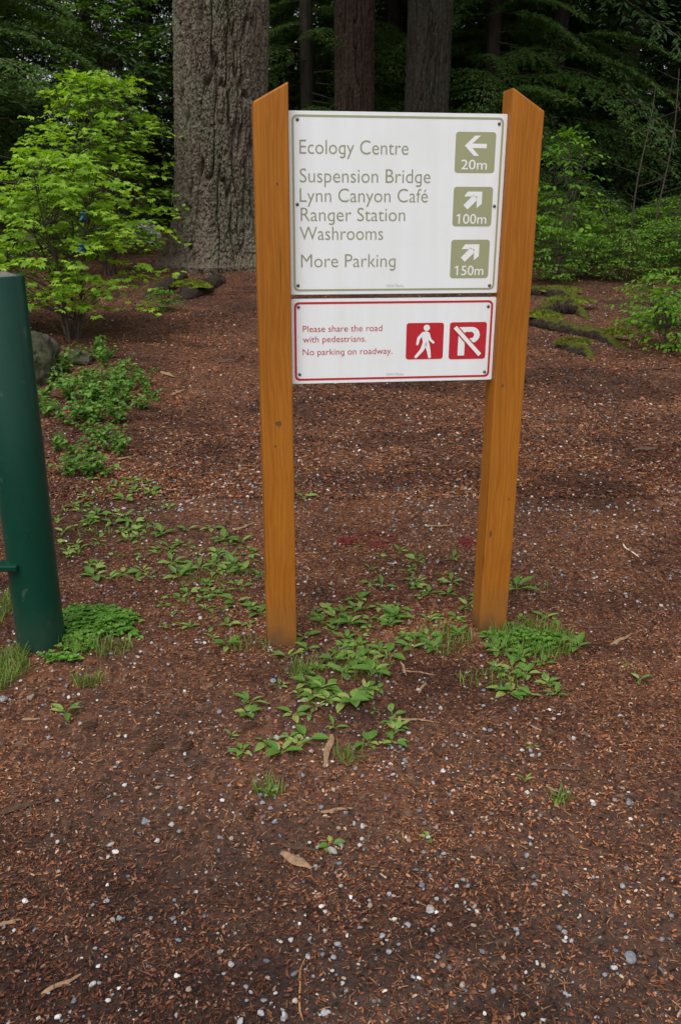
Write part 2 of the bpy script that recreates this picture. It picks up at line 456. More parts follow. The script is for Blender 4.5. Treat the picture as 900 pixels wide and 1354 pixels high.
MAT['grass'] = mat_leaf('grass_blade', [(.2, (.07, .150, .020)), (.5, (.12, .22, .028)), (.8, (.21, .26, .06))], .3)
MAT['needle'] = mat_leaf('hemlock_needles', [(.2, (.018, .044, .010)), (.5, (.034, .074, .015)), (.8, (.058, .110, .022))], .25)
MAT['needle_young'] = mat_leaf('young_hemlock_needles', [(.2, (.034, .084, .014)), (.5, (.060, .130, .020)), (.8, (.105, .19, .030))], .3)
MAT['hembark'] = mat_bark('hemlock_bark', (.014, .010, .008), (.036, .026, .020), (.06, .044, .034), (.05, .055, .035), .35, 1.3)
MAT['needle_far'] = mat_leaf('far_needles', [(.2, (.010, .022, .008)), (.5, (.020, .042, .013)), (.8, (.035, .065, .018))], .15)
MAT['stick'] = mat_island('dry_stick', [(0, (.22, .13, .07)), (1, (.30, .19, .11))], .85, fine=60)
MAT['darkstick'] = mat_island('damp_stick', [(0, (.05, .028, .018)), (1, (.09, .05, .032))], .8, fine=60)
MAT['cone'] = mat_island('cone_scale', [(0, (.045, .022, .014)), (1, (.13, .065, .038))], .8)
MAT['redpaint'] = mat_island('red_sprayed_chip', [(0, (.07, .014, .012)), (.6, (.15, .016, .014)), (1, (.25, .02, .018))], .7)
MAT['ribbon'] = mat_plain('blue_ribbon', (.008, .07, .13), .5, .2)

# ------------------------------------------------------------------ ground
def axis(segs):
    return np.unique(np.concatenate([np.arange(a, b, s) for a, b, s in segs]).round(4))
xs = axis([(-70, -12, 2.5), (-12, -4, .25), (-4, -1.6, .06), (-1.6, 1.6, .03), (1.6, 4, .06), (4, 12, .25), (12, 70.1, 2.5)])
ys = axis([(-40, -2, 2.0), (-2, 1, .2), (1, 4.5, .03), (4.5, 8, .06), (8, 14, .12), (14, 26, .4), (26, 110, 3.0)])
X, Y = np.meshgrid(xs, ys); nx, ny = len(xs), len(ys)
near = np.clip(1.4 - np.hypot(X, Y - 3) / 6, 0, 1)
Z = gz(X, Y) + near * .003 * fbm(X * 30, Y * 30, oct=2, seed=21)
idx = np.arange(nx * ny).reshape(ny, nx)
q = np.stack([idx[:-1, :-1], idx[:-1, 1:], idx[1:, 1:], idx[1:, :-1]], -1).reshape(-1, 4)
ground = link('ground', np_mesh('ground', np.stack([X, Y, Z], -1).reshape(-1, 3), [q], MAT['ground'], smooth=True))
tag(ground, 'brown bark mulch forest floor strewn with gravel', kind='structure')

# asphalt path far to the left
pc = [(-10.5, 14.2), (-7.6, 13.6), (-5.9, 13.1), (-5.15, 12.4), (-5.2, 11.6), (-6.2, 11.0), (-8, 10.7), (-10.5, 10.7)]
pv = np.array([(x, y, float(gz(x, y)) + .03) for x, y in pc]); pv2 = pv.copy(); pv2[:, 2] -= .12
mb = MB(); n = len(pv)
mb.add(np.concatenate([pv, pv2]), [np.arange(n)[::-1][None], np.array([[i, (i + 1) % n, n + (i + 1) % n, n + i] for i in range(n)])])
tag(mb.build('path', MAT['asphalt']), 'grey asphalt path at the left edge beyond the maple', kind='structure')

# ------------------------------------------------------------------ big fir and other trunks
def trunk_mesh(name, mat, r, height, nth, nz, lean=(0, 0), flare=.25, depth=.05, furrow=9.0, seed=0, taper=.02, zlow=-.3, dense_to=6.0):
    zz = np.concatenate([np.linspace(zlow, dense_to, nz), np.linspace(dense_to, height, 14)[1:]])
    th = np.arange(nth) / nth * 2 * math.pi
    T, ZZ = np.meshgrid(th, zz)
    rad = r * (1 - taper * np.clip(ZZ, 0, None) / 1.0 * .5) * (1 + flare * np.exp(-np.clip(ZZ, 0, None) / .28)) 
    rad = np.maximum(rad, r * .25)
    rad = rad + r * flare * .5 * np.exp(-np.clip(ZZ, 0, None) / .35) * np.sin(T * 5 + seed)     # root buttresses
    cx, cy = np.cos(T), np.sin(T)
    k = furrow
    wx = cx * k + .6 * fbm(cx * 3, cy * 3, ZZ * 1.6, 3, seed + 1); wy = cy * k + .6 * fbm(cx * 3, cy * 3, ZZ * 1.6 + 9, 3, seed + 2)
    a = np.abs(fbm(wx * 1.0, wy * 1.0, ZZ * k * .22, 2, seed + 3))
    b = np.abs(fbm(wx * 2.2, wy * 2.2, ZZ * k * .55, 3, seed + 4))
    plate = np.clip(a / .13, 0, 1) ** .8                     # deep furrows where the noise crosses zero
    c_ = np.abs(fbm(cx * r * 55 + .5 * fbm(cx * 20, cy * 20, ZZ * 8, 2, seed + 9), cy * r * 55, ZZ * 13, 2, seed + 7))
    d = depth * (plate - 1) + depth * .30 * (np.clip(b / .12, 0, 1) - 1) + depth * .22 * (np.clip(c_ / .18, 0, 1) - 1) + depth * .16 * fbm(cx * r * 90, cy * r * 90, ZZ * 40, 2, seed + 6)
    rad = rad + d + r * .03 * fbm(cx * 1.5, cy * 1.5, ZZ * .7, 2, seed + 8)
    V = np.stack([rad * cx + lean[0] * ZZ, rad * cy + lean[1] * ZZ, ZZ], -1).reshape(-1, 3)
    m = len(zz); I = np.arange(m * nth).reshape(m, nth)
    Q = np.stack([I[:-1], np.roll(I, -1, 1)[:-1], np.roll(I, -1, 1)[1:], I[1:]], -1).reshape(-1, 4)
    return np_mesh(name, V, [Q], mat, smooth=True)

# --- foliage building blocks
def leaflet(l, w, bend=.15):
    """pointed blade along +Y, slightly folded"""
    V = np.array([[0, 0, 0], [-w / 2, l * .4, w * .12], [0, l * .45, -bend * w], [w / 2, l * .4, w * .12], [0, l, -bend * l * .5]])
    return V, [np.array([[0, 2, 1], [0, 3, 2], [1, 2, 4], [2, 3, 4]])]
def blade(l, w):
    V = np.array([[-w * .5, 0, 0], [w * .5, 0, 0], [w * .35, l * .6, -.04 * l], [0, l, -.1 * l], [-w * .35, l * .6, -.04 * l]])
    return V, [np.array([[0, 1, 2, 3, 4]])]

def kite(l, w):
    return np.array([[0, 0, 0], [w * .5, l * .4, .1 * w], [0, l, -.08 * l], [-w * .5, l * .4, .1 * w]]), [np.array([[0, 1, 2, 3]])]
def bough_template(seed, L=2.0, ntw=18, nl=9, bl=.115, bw=.034):
    """a drooping flat hemlock bough along +Y: axis, side twigs, needles in flat sprays"""
    g = np.random.default_rng(seed)
    pos, yaw, pit, sc = [], [], [], []
    def axis_pt(t): return np.array([.12 * L * math.sin(t * 2.2 + seed), L * t, .10 * L * t - .42 * L * t * t])
    for i in range(ntw):
        t = .12 + .88 * (i + g.random()) / ntw
        p = axis_pt(t)
        for s in (-1, 1):
            tl = (.40 * L) * (1 - t) ** .7 * g.uniform(.6, 1.1) + .12
            a = s * g.uniform(.75, 1.15)
            d = np.array([math.sin(a), math.cos(a), 0])
            m = max(3, int(nl * tl / (.3 * L)))
            for j in range(m):
                u = (j + .6) / m
                pp = p + d * tl * u + np.array([0, 0, -.30 * tl * u * u - .02]) + g.normal(0, .012, 3)
                for s2 in (-1, 1):
                    pos.append(pp); yaw.append(-a + s2 * g.uniform(.5, .95)); pit.append(g.uniform(-.75, .1)); sc.append(g.uniform(.7, 1.25) * (1.15 - .5 * u))
        pos.append(p); yaw.append(g.uniform(-.4, .4)); pit.append(g.uniform(-.7, 0)); sc.append(1.1)
    pos = np.array(pos)
    V, F = kite(bl, bw)
    R = rotz(yaw) @ rotx(pit) @ roty(g.normal(0, .5, len(pos)))
    lv, lf = scatter(V, F, R, np.array(sc), pos)
    mb = MB(); mb.add(lv, lf, 0)
    P = np.array([axis_pt(t) for t in np.linspace(0, 1, 7)])
    mb.tube(P, np.linspace(.014, .003, 7) * L / 2, 4, False, 1)
    return mb

pack = lambda b: (np.concatenate(b.V), {k: np.concatenate(v) for k, v in b.F.items()})
BOUGH_FINE = [pack(bough_template(100 + k, 2.0, 24, 17, .066, .020)) for k in range(4)]
BOUGH = [pack(bough_template(110 + k, 2.0, 17, 9)) for k in range(2)]

def crown_mesh(name, seed, h0, h1, htop, L0, per_m, leafmat, upper_per_m=2.0, fine=True):
    """boughs from h0 up; thickly set where the camera can see (below h1), sparser and larger above"""
    g = np.random.default_rng(seed); mb = MB()
    hs_ = list(np.arange(h0, h1, 1.0 / per_m)) + list(np.arange(h1, htop, 1.0 / upper_per_m))
    hs_ = np.array(hs_) + g.uniform(-.1, .1, len(hs_))
    kinds = BOUGH_FINE + BOUGH if fine else BOUGH
    az = g.uniform(0, 2 * math.pi, len(hs_))
    kk = np.where((hs_ < h1) & fine, g.integers(0, len(BOUGH_FINE), len(hs_)), g.integers(0, len(BOUGH), len(hs_)) + (len(BOUGH_FINE) if fine else 0))
    for k in range(len(kinds)):
        s = kk == k
        if not s.any(): continue
        h = hs_[s]; n = len(h)
        L = (L0 * (1 - np.clip(h / htop, 0, 1) ** 1.5) + .5) / 2.0 * g.uniform(.65, 1.2, n)
        L = np.where(h > h1, L * 1.35, L)
        R = rotz(az[s]) @ rotx(g.uniform(-.30, .22, n)) @ roty(g.normal(0, .2, n))
        pos = np.stack([-np.sin(az[s]) * .08, np.cos(az[s]) * .08, h], -1)
        T, FF = kinds[k]
        V, out = scatter(T, list(FF.values()), R, L, pos)
        nb = mb.n
        for key, f in zip(FF.keys(), out): mb.F.setdefault(key, []).append(f + nb)
        mb.V.append(V); mb.n += len(V)
    return mb.mesh(name, [leafmat, MAT['twig']])

# the big fir
FX, FY = -1.60, 12.1
fir = empty('fir_tree', (FX, FY, float(gz(FX, FY)) - .04))
tag(fir, 'huge old fir with deeply furrowed grey bark, behind the left signpost', 'tree')
trunk = link('trunk', trunk_mesh('trunk', MAT['fir'], .585, 24, 620, 900, lean=(.042, .0), flare=.34, depth=.105, furrow=6.0, seed=4, taper=.01, dense_to=4.2), fir)
link('crown', crown_mesh('fir_crown', 7, 11, 11.5, 23, 4.0, 2, MAT['needle'], 2.0), fir)

def root_tube(mb, P, r, n=20, mi=0):
    P = np.array(P, float)
    t = np.linspace(0, 1, len(P)); tt = np.linspace(0, 1, max(30, len(P) * 16))
    Q = np.stack([np.interp(tt, t, P[:, k]) for k in range(3)], -1)
    for _ in range(8): Q[1:-1] = (Q[:-2] + 2 * Q[1:-1] + Q[2:]) / 4
    R = np.interp(tt, t, r) * (1 + .45 * fbm(tt * 8, tt * 0 + P[0, 0], oct=4, seed=31))
    Q[:, 2] += .03 * fbm(tt * 6, tt * 0 + 4 + P[0, 1], oct=2, seed=33); mb.tube(Q, R, n, True, mi, jit=.22)
    return mb
def px_path(pts, lift):
    return [at(x, y, l) for (x, y), l in zip(pts, lift)]

# its roots that surface on the near side, one with a bright moss cushion
loc = np.array(fir.location)
mb = MB(); root_tube(mb, [p - loc for p in px_path([(290, 372), (268, 384), (248, 393), (226, 400)], [.0, .03, .02, -.06])], [.09, .10, .10, .05])
r1 = mb.build('root', MAT['rootdark'], fir, smooth=True)
def cushion(center, rx, ry, rz_, seed, n=900, l=.03):
    """moss cushion: lumpy dome with short upright shoots"""
    g = np.random.default_rng(seed)
    mb = MB(); nth, nr = 28, 9
    V = []
    for i in range(nr):
        f = i / (nr - 1)
        for j in range(nth):
            a = j / nth * 2 * math.pi; k = 1 + .18 * float(vnoise(math.cos(a) * 2 + seed, math.sin(a) * 2, seed=3))
            V.append([rx * f * k * math.cos(a), ry * f * k * math.sin(a), rz_ * (1 - f ** 2.2) + .008 * g.normal()])
    Q = [[i * nth + j, i * nth + (j + 1) % nth, (i + 1) * nth + (j + 1) % nth, (i + 1) * nth + j] for i in range(nr - 1) for j in range(nth)]
    mb.add(np.array(V) + center, [np.array(Q)])
    f = np.sqrt(g.random(n)); a = g.uniform(0, 6.283, n)
    p = np.stack([rx * f * np.cos(a), ry * f * np.sin(a), rz_ * (1 - f ** 2.2)], -1) + center
    T, F = blade(l, l * .3)
    R = rotz(g.uniform(0, 6.283, n)) @ rotx(g.uniform(.5, 1.6, n))
    v, ff = scatter(T, F, R, g.uniform(.6, 1.3, n), p)
    mb.add(v, ff); return mb
pm = at(253, 389, .085) - loc
cushion(pm, .24, .13, .065, 5).build('moss', MAT['moss'], r1)
mb = MB(); root_tube(mb, [p - loc for p in px_path([(240, 372), (222, 384), (200, 392), (182, 397)], [.06, .06, .03, -.04])], [.09, .075, .06, .03])
r2 = mb.build('root', MAT['rootdark'], fir, smooth=True)

def plain_tree(name, label, px, dist, r, mat, lean=(0, 0), crown=None, group=None, crown_rz=0.0, seed=0, furrow=8, base_flare=.2, nth=150, nz=260, depth=.02):
    x = (px - 450) / FPX * dist * .98
    e = empty(name, (x, dist, float(gz(x, dist)) - .05))
    tag(e, label, 'tree', group)
    link('trunk', trunk_mesh('trunk', mat, r, 18, nth, nz, lean, base_flare, depth, furrow, seed, .012, dense_to=5), e)
    if crown:
        c = link('crown', crown, e); c.rotation_euler = (0, 0, crown_rz)
    return e

CROWN_HI = crown_mesh('high_crown', 21, 5.5, 6.5, 17, 3.4, 3, MAT['needle'], 2.2)
CROWNS = [crown_mesh('crown', 31 + k, .7 + .5 * k, 7.0, 19, 3.6 + .25 * k, 6.5, MAT['needle'], 2.6) for k in range(3)]
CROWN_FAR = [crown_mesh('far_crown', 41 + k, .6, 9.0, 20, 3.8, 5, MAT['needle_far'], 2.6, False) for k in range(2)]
CROWN_Y = [crown_mesh('young_crown', 51 + k, .25, 4.6, 6.0, 2.3, 13, MAT['needle_young'], 6) for k in range(3)]

plain_tree('fir_tree', 'red brown tree trunk just left of centre behind the top of the sign', 466, 15.0, .315, MAT['redbark'], (-.004, 0), CROWN_HI, seed=12, furrow=5, depth=.055, nth=320, nz=560)
plain_tree('fir_tree', 'grey brown tree trunk behind the middle of the white sign top', 552, 14.5, .335, MAT['greybark'], (.010, 0), CROWN_HI, seed=15, crown_rz=2.0, furrow=5.5, depth=.05, nth=320, nz=560)
plain_tree('fir_tree', 'dim slender trunk in the dark forest right of the right signpost', 795, 18.5, .20, MAT['hembark'], (.004, 0), CROWN_HI, seed=17, crown_rz=4.0)
plain_tree('fir_tree', 'thin dark trunk seen just above the right signpost top', 664, 19.5, .13, MAT['hembark'], (0, 0), CROWN_HI, seed=18, crown_rz=1.2)
plain_tree('fir_tree', 'dark trunk in the gap right of the huge fir', 380, 21, .22, MAT['hembark'], (0, 0), CROWN_HI, seed=19, crown_rz=5.2)

# hemlocks with boughs to the ground, in front rows
GH = 'dark hemlocks in the forest behind the sign'
def hemlock(px, dist, crown, rz, s=1.0, label='dark hemlock with drooping boughs in the dim forest behind the sign', group=GH, r=.14, name='hemlock_tree'):
    x = (px - 450) / FPX * dist
    e = empty(name, (x, dist, float(gz(x, dist)) - .05), rz); e.scale = (s, s, s)
    tag(e, label, 'tree', group)
    link('trunk', HTR, e); link('crown', crown, e); return e
HTR = trunk_mesh('hemlock_trunk', MAT['hembark'], .13, 18, 40, 70, (0, 0), .25, .012, 7, 23, .02)
g0 = np.random.default_rng(77)
front = [(-20, 17.5), (50, 20), (150, 23), (222, 21), (430, 21), (510, 18.5), (640, 18.5), (700, 21), (745, 23), (850, 22), (905, 19), (985, 17), (-150, 18), (-90, 21)]
for i, (px, d) in enumerate(front):
    hemlock(px, d, CROWNS[i % 3], g0.uniform(0, 6.28), g0.uniform(.9, 1.1))
young = [(408, 15.9, .9, 'young hemlock with low green sprays between the huge fir and the left signpost'),
         (508, 18.0, 1.1, 'young hemlock filling the gap between the two trunks above the sign'),
         (628, 16.4, .95, 'young hemlock with drooping green boughs behind the sign near the right signpost'),
         (705, 17.0, 1.1, 'young hemlock with feathery low boughs just right of the right signpost'),
         (15, 14.0, 1.0, 'young hemlock with grey green sprays at the left edge behind the maple')]
for i, (px, d, s, l) in enumerate(young): hemlock(px, d, CROWN_Y[i % 3], i * 1.7, s, l, None)
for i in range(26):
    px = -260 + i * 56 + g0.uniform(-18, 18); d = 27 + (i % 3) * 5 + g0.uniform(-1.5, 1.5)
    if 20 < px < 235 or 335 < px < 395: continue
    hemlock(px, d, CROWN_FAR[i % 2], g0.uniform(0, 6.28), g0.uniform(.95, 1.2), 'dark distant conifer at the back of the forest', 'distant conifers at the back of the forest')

# the wood far behind, one mass
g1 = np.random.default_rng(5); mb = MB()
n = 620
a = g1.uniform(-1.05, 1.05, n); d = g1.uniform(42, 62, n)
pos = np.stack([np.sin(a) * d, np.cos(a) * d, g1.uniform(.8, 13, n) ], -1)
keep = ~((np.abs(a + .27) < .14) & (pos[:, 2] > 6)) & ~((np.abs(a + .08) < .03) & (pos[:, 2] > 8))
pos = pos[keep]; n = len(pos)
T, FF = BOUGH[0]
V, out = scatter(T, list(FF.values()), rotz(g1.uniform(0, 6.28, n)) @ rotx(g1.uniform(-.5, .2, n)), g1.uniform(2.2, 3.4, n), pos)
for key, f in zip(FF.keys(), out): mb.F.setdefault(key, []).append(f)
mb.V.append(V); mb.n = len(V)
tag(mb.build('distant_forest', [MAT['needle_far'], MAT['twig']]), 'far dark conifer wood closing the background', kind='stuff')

# bare saplings on the dark right side
for px, py, h, ln, lab in ((845, 315, 2.6, .03, 'thin pale bare sapling standing in the dark right forest'), (872, 300, 3.0, -.02, 'thin bare sapling nearest the right edge of the dark forest'), (812, 318, 2.4, .05, 'thin bare sapling rising beside the dim slender trunk')):
    p = at(px, 372); p = np.array([(px - 450) / FPX * 13.2, 13.2, 0]); p[2] = float(gz(p[0], p[1]))
    mb = MB(); t = np.linspace(0, 1, 9)
    mb.tube(np.stack([ln * t * h + .03 * np.sin(t * 7 + px), .02 * np.cos(t * 5), t * h - .05], -1), np.linspace(.016, .006, 9), 6)
    for k in range(9):
        u = .3 + .07 * k; b0 = np.array([ln * u * h, 0, u * h]); aa = k * 2.4 + px
        mb.tube([b0, b0 + .25 * np.array([math.cos(aa), math.sin(aa), .3]), b0 + .5 * np.array([math.cos(aa + .2), math.sin(aa + .2), .35])], [.005, .0035, .002], 4)
    tag(mb.build('bare_sapling', MAT['twig'], loc=p), lab, 'sapling')

# ------------------------------------------------------------------ broadleaf shrubs
def palm_leaf():
    """vine-maple leaf: seven pointed lobes, along +Y, a little cupped"""
    pts = []
    lob = [(-2.45, .62), (-1.65, .80), (-.8, .95), (0, 1.0), (.8, .95), (1.65, .80), (2.45, .62)]
    for i, (a, r) in enumerate(lob):
        pts.append((a, r))
        if i < 6: pts.append(((a + lob[i + 1][0]) / 2, .60))
    V = [[0, 0, 0]] + [[.5 * r * math.sin(a), .5 * r * math.cos(a) + .10, -.09 * r * r + (.035 if r < .61 else 0)] for a, r in pts]
    n = len(pts)
    F = [[0, i + 2, i + 1] for i in range(n - 1)]
    return np.array(V), [np.array(F)]
PALM = palm_leaf()
def oval_leaf(n=5, w=.5, fold=.10, curl=.12):
    V = []; ts = np.linspace(0, 1, n)
    for t in ts:
        k = math.sin(math.pi * min(1, .06 + .94 * t) ** .85) * w / 2 + .012
        if t == 1: k = .004
        z = -curl * t * t
        V += [[-k, t, z + fold * k * 2], [0, t, z], [k, t, z + fold * k * 2]]
    F = []
    for i in range(n - 1):
        for j in range(2): F.append([i * 3 + j, i * 3 + j + 1, i * 3 + j + 4, i * 3 + j + 3])
    return np.array(V), [np.array(F)]
OVAL = oval_leaf(); 

def bush(seed, height, radius, nsprays, leaf, lsize, leafmat, twigmat, low=.2, layered=True, lean=(0, 0), nodes=8, spread_len=.42, nstem=5, flat=.25):
    """stems (part) + foliage (part): stems fork to sprays; each spray is a twig with opposite leaves"""
    g = np.random.default_rng(seed)
    st = MB(); pos = []; yaw = []; pit = []; sc = []
    bases = []
    for k in range(nstem):
        a = k / nstem * 6.283 + g.uniform(0, .8); rr = radius * g.uniform(.25, .6); hh = height * g.uniform(.7, .95)
        t = np.linspace(0, 1, 8)
        P = np.stack([.05 * math.cos(a) + rr * math.cos(a) * t ** 1.4 + lean[0] * t + .015 * np.sin(t * 9 + k), .05 * math.sin(a) + rr * math.sin(a) * t ** 1.4 + lean[1] * t + .015 * np.cos(t * 8 + k), hh * t - .03], -1)
        st.tube(P, np.linspace(.013, .004, 8) * (height / 1.6) ** .6, 6); bases.append(P)
    for i in range(nsprays):
        P = bases[i % nstem]
        zt = low + (1 - low) * g.random() ** .9
        # crown profile: widest in the middle
        z = height * zt
        prof = radius * math.sin(math.pi * min(.97, (.15 + .8 * zt))) ** .6
        a = g.uniform(0, 6.283); rr = prof * math.sqrt(g.random()) 
        tip = np.array([rr * math.cos(a) + lean[0] * zt, rr * math.sin(a) + lean[1] * zt, z])
        j = np.argmin(np.abs(P[:, 2] - (z - .18 * height)))
        b0 = P[j]; L = np.linalg.norm(tip - b0)
        midp = (b0 + tip) / 2 + np.array([0, 0, .05 * L])
        st.tube([b0, midp, tip], [.0045, .0032, .002], 4, False)
        d = tip - b0; d[2] *= flat; az = math.atan2(d[1], d[0]) + g.normal(0, .3)
        ln = spread_len * g.uniform(.6, 1.15)
        m = nodes
        for q_ in range(m):
            u = q_ / (m - 1)
            p = tip + np.array([math.cos(az), math.sin(az), -.25 * u + .05]) * ln * (u - .45)
            p = p + g.normal(0, lsize * .16, 3)
            for s in (-1, 1):
                if g.random() < .12: continue
                pos.append(p + np.array([-math.sin(az), math.cos(az), 0]) * s * lsize * .35)
                yaw.append(az - math.pi / 2 + s * g.uniform(.5, 1.3)); pit.append(g.normal(-.30, .28)); sc.append(lsize * g.uniform(.6, 1.2) * (1.1 - .35 * u))
            if q_ == m - 1:
                pos.append(p); yaw.append(az - math.pi / 2); pit.append(-.2); sc.append(lsize * .8)
    n = len(pos)
    R = rotz(yaw) @ rotx(pit) @ roty(g.normal(0, .28, n))
    V, F = scatter(leaf[0], leaf[1], R, np.array(sc), np.array(pos))
    return st.mesh('stems', twigmat, True), np_mesh('foliage', V, F, leafmat)

def place_bush(name, label, cat, meshes, loc, rz=0, group=None, s=1.0):
    e = empty(name, loc, rz); e.scale = (s, s, s); tag(e, label, cat, group)
    link('stem', meshes[0], e); link('foliage', meshes[1], e); return e

def gp(px, dist):
    x = (px - 450) / FPX * dist
    return np.array([x, dist, float(gz(x, dist))])

mA = bush(3, 1.62, .84, 185, PALM, .105, MAT['maple'], MAT['twig'], low=.18, nstem=6, nodes=7, spread_len=.38)
p = at(112, 448)
place_bush('maple_bush', 'bright green maple bush with layered leaves beside the green bollard', 'shrub', mA, p + np.array([-.1, 0, 0]))
mB = bush(4, 2.35, .95, 225, PALM, .110, MAT['maple'], MAT['twig'], low=.15, nstem=7, nodes=7, spread_len=.5)
place_bush('maple_bush', 'taller green maple bush close against the left of the huge fir', 'shrub', mB, gp(155, 11.6))
mC = bush(8, 1.0, .5, 100, PALM, .085, MAT['maple'], MAT['twig'], low=.1, nstem=4, nodes=6, spread_len=.32)
place_bush('maple_bush', 'small maple sapling leaning at the left edge above the bollard', 'shrub', mC, gp(12, 8.6) + np.array([-.15, 0, .1]), s=1.35)
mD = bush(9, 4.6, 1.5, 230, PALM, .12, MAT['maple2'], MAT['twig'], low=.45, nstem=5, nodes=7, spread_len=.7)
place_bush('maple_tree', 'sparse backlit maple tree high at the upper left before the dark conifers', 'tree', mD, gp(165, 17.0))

# right-hand bank of undergrowth
sh = [bush(60 + k, .95, .62, 130, OVAL, .066, MAT['shrub'], MAT['twig'], low=.08, nstem=6, nodes=8, spread_len=.34, flat=.6) for k in range(3)]
shr = [(722, 11.4, .95), (765, 11.8, .8), (812, 11.6, .9), (850, 12.1, 1.0), (895, 11.6, 1.05), (740, 12.9, 1.15), (790, 13.3, .95), (835, 13.6, 1.05), (880, 13.4, 1.25), (925, 12.5, 1.3), (712, 14.2, 1.3), (768, 14.8, 1.1), (860, 15.2, 1.1), (688, 12.6, 1.0), (945, 14.0, 1.3)]
for i, (px, d, s) in enumerate(shr):
    place_bush('shrub', 'leafy green understory shrub in the bank right of the signpost', 'shrub', sh[i % 3], gp(px, d), i * 1.3, 'understory shrubs in the right bank', s * .74)
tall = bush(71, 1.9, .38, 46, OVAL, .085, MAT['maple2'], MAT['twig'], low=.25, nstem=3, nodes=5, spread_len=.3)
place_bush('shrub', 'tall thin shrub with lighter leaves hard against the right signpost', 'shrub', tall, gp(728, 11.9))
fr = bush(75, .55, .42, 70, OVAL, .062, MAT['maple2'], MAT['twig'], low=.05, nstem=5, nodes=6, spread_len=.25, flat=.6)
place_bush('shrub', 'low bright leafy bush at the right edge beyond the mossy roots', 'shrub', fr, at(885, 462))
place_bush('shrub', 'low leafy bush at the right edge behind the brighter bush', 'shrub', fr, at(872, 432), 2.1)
place_bush('shrub', 'small low bush at the foot of the boulder behind the huge fir', 'shrub', fr, gp(196, 14.0), 1.1, s=.7)
place_bush('shrub', 'dark low bush beneath the taller maple left of the fir', 'shrub', sh[1], gp(120, 13.4), 1.1, s=.9)
place_bush('shrub', 'sprig of yellow green leaves on the mulch left of the fir base', 'shrub', fr, at(217, 415 - 5), 3.0, s=.42)

# blue ribbons tied in the maple bush
for px, py, lab in ((110, 283, 'blue plastic ribbon tied high in the maple bush'), (108, 325, 'blue plastic ribbon tied lower in the maple bush')):
    d = ray(px, py); q0 = d / d[1] * (p[1] - .82) + np.array([0, 0, H])
    mb = MB(); t = np.linspace(0, 1, 6)
    for s in (-1, 1):
        V = []
        for u in t: V += [[s * (.006 + .008 * u) - .009 + .006 * math.sin(5 * u), .02 * u * s, -.045 * u], [s * (.006 + .008 * u) + .009 + .006 * math.sin(5 * u), .02 * u * s + .006, -.045 * u]]
        mb.add(np.array(V), [np.array([[2 * i, 2 * i + 1, 2 * i + 3, 2 * i + 2] for i in range(5)])])
    mb.tube([[-.014, 0, .004], [0, -.012, .008], [.014, 0, .004], [0, .012, 0]], .009, 6)
    tag(mb.build('ribbon', MAT['ribbon'], loc=q0), lab, 'ribbon')

# ------------------------------------------------------------------ rocks
def rock(name, label, cat, loc, dims, mat, seed, group=None, sub=6, amp=.22):
    import bmesh
    bm = bmesh.new(); bmesh.ops.create_icosphere(bm, subdivisions=sub, radius=1.0)
    V = np.array([v.co[:] for v in bm.verts]); F = np.array([[v.index for v in f.verts] for f in bm.faces]); bm.free()
    n_ = fbm(V[:, 0] * 1.1 + seed, V[:, 1] * 1.1, V[:, 2] * 1.1, 4, seed)
    V = V * (1 + amp * n_ * 2)[:, None]; V[:, 2] = np.where(V[:, 2] < -.35, -.35 + (V[:, 2] + .35) * .2, V[:, 2])
    V = V * (1 + .05 * fbm(V[:, 0] * 6 + seed, V[:, 1] * 6, V[:, 2] * 6, 4, seed + 5) - .06 * np.clip(1 - np.abs(fbm(V[:, 0] * 2.5, V[:, 1] * 2.5 + seed, V[:, 2] * 2.5, 3, seed + 8)) / .06, 0, 1))[:, None]
    V = V * np.array(dims)
    o = link(name, np_mesh(name, V, [F], mat, smooth=True), loc=loc); o.rotation_euler = (0, 0, seed * 1.3)
    return tag(o, label, cat, group)
rock('boulder', 'mossy rounded boulder partly hidden behind the green bollard', 'boulder', at(14, 508) + np.array([0, .25, .06]), (.31, .30, .34), MAT['mossrock'], 3, amp=.3)
rock('boulder', 'pale grey boulder under the maple just left of the fir', 'boulder', gp(203, 15.0) + np.array([0, 0, .12]), (.23, .22, .24), MAT['palerock'], 5)
rock('boulder', 'small tan boulder seen through the maple bush at the left', 'boulder', gp(57, 14.5) + np.array([0, 0, .14]), (.20, .2, .17), MAT['tanrock'], 7)
rock('stone', 'flat grey stone under the low weeds right of the mossy boulder', 'stone', at(103, 480) + np.array([0, .05, .02]), (.16, .1, .08), MAT['mossrock'], 9)

# ------------------------------------------------------------------ mossy roots right of the signpost
def ground_root(label, pts, lift, r, moss=None):
    P = np.array(px_path(pts, lift)); loc = P[len(P) // 2].copy()
    mb = MB(); root_tube(mb, P - loc, r)
    o = mb.build('mossy_root', MAT['root'], loc=loc, smooth=True); tag(o, label, 'root', 'mossy roots right of the signpost')
    for k, (px, py, rx, ry, h, lf) in enumerate(moss or []):
        cushion(at(px, py, lf) - loc, rx, ry, h, 50 + k + int(px), 700, .028).build('moss', MAT['moss'], o)
    return o
ground_root('long low mossy root nearest the shrub bank', [(680, 389), (720, 390), (760, 395), (800, 402)], [.0, .02, .0, -.06], [.06, .075, .06, .03], [(735, 390, .34, .10, .04, .05)])
ground_root('thick moss covered root hump close to the right signpost', [(708, 412), (735, 412), (765, 415), (785, 426)], [-.03, .03, .02, -.06], [.06, .09, .075, .03], [(748, 409, .30, .12, .05, .08)])
ground_root('longest mossy root snaking right from the signpost', [(690, 425), (720, 433), (755, 440), (800, 450), (842, 468)], [-.02, .02, .01, .02, -.06], [.06, .075, .06, .07, .035], [(716, 428, .2, .10, .05, .07), (812, 450, .15, .08, .04, .06)])
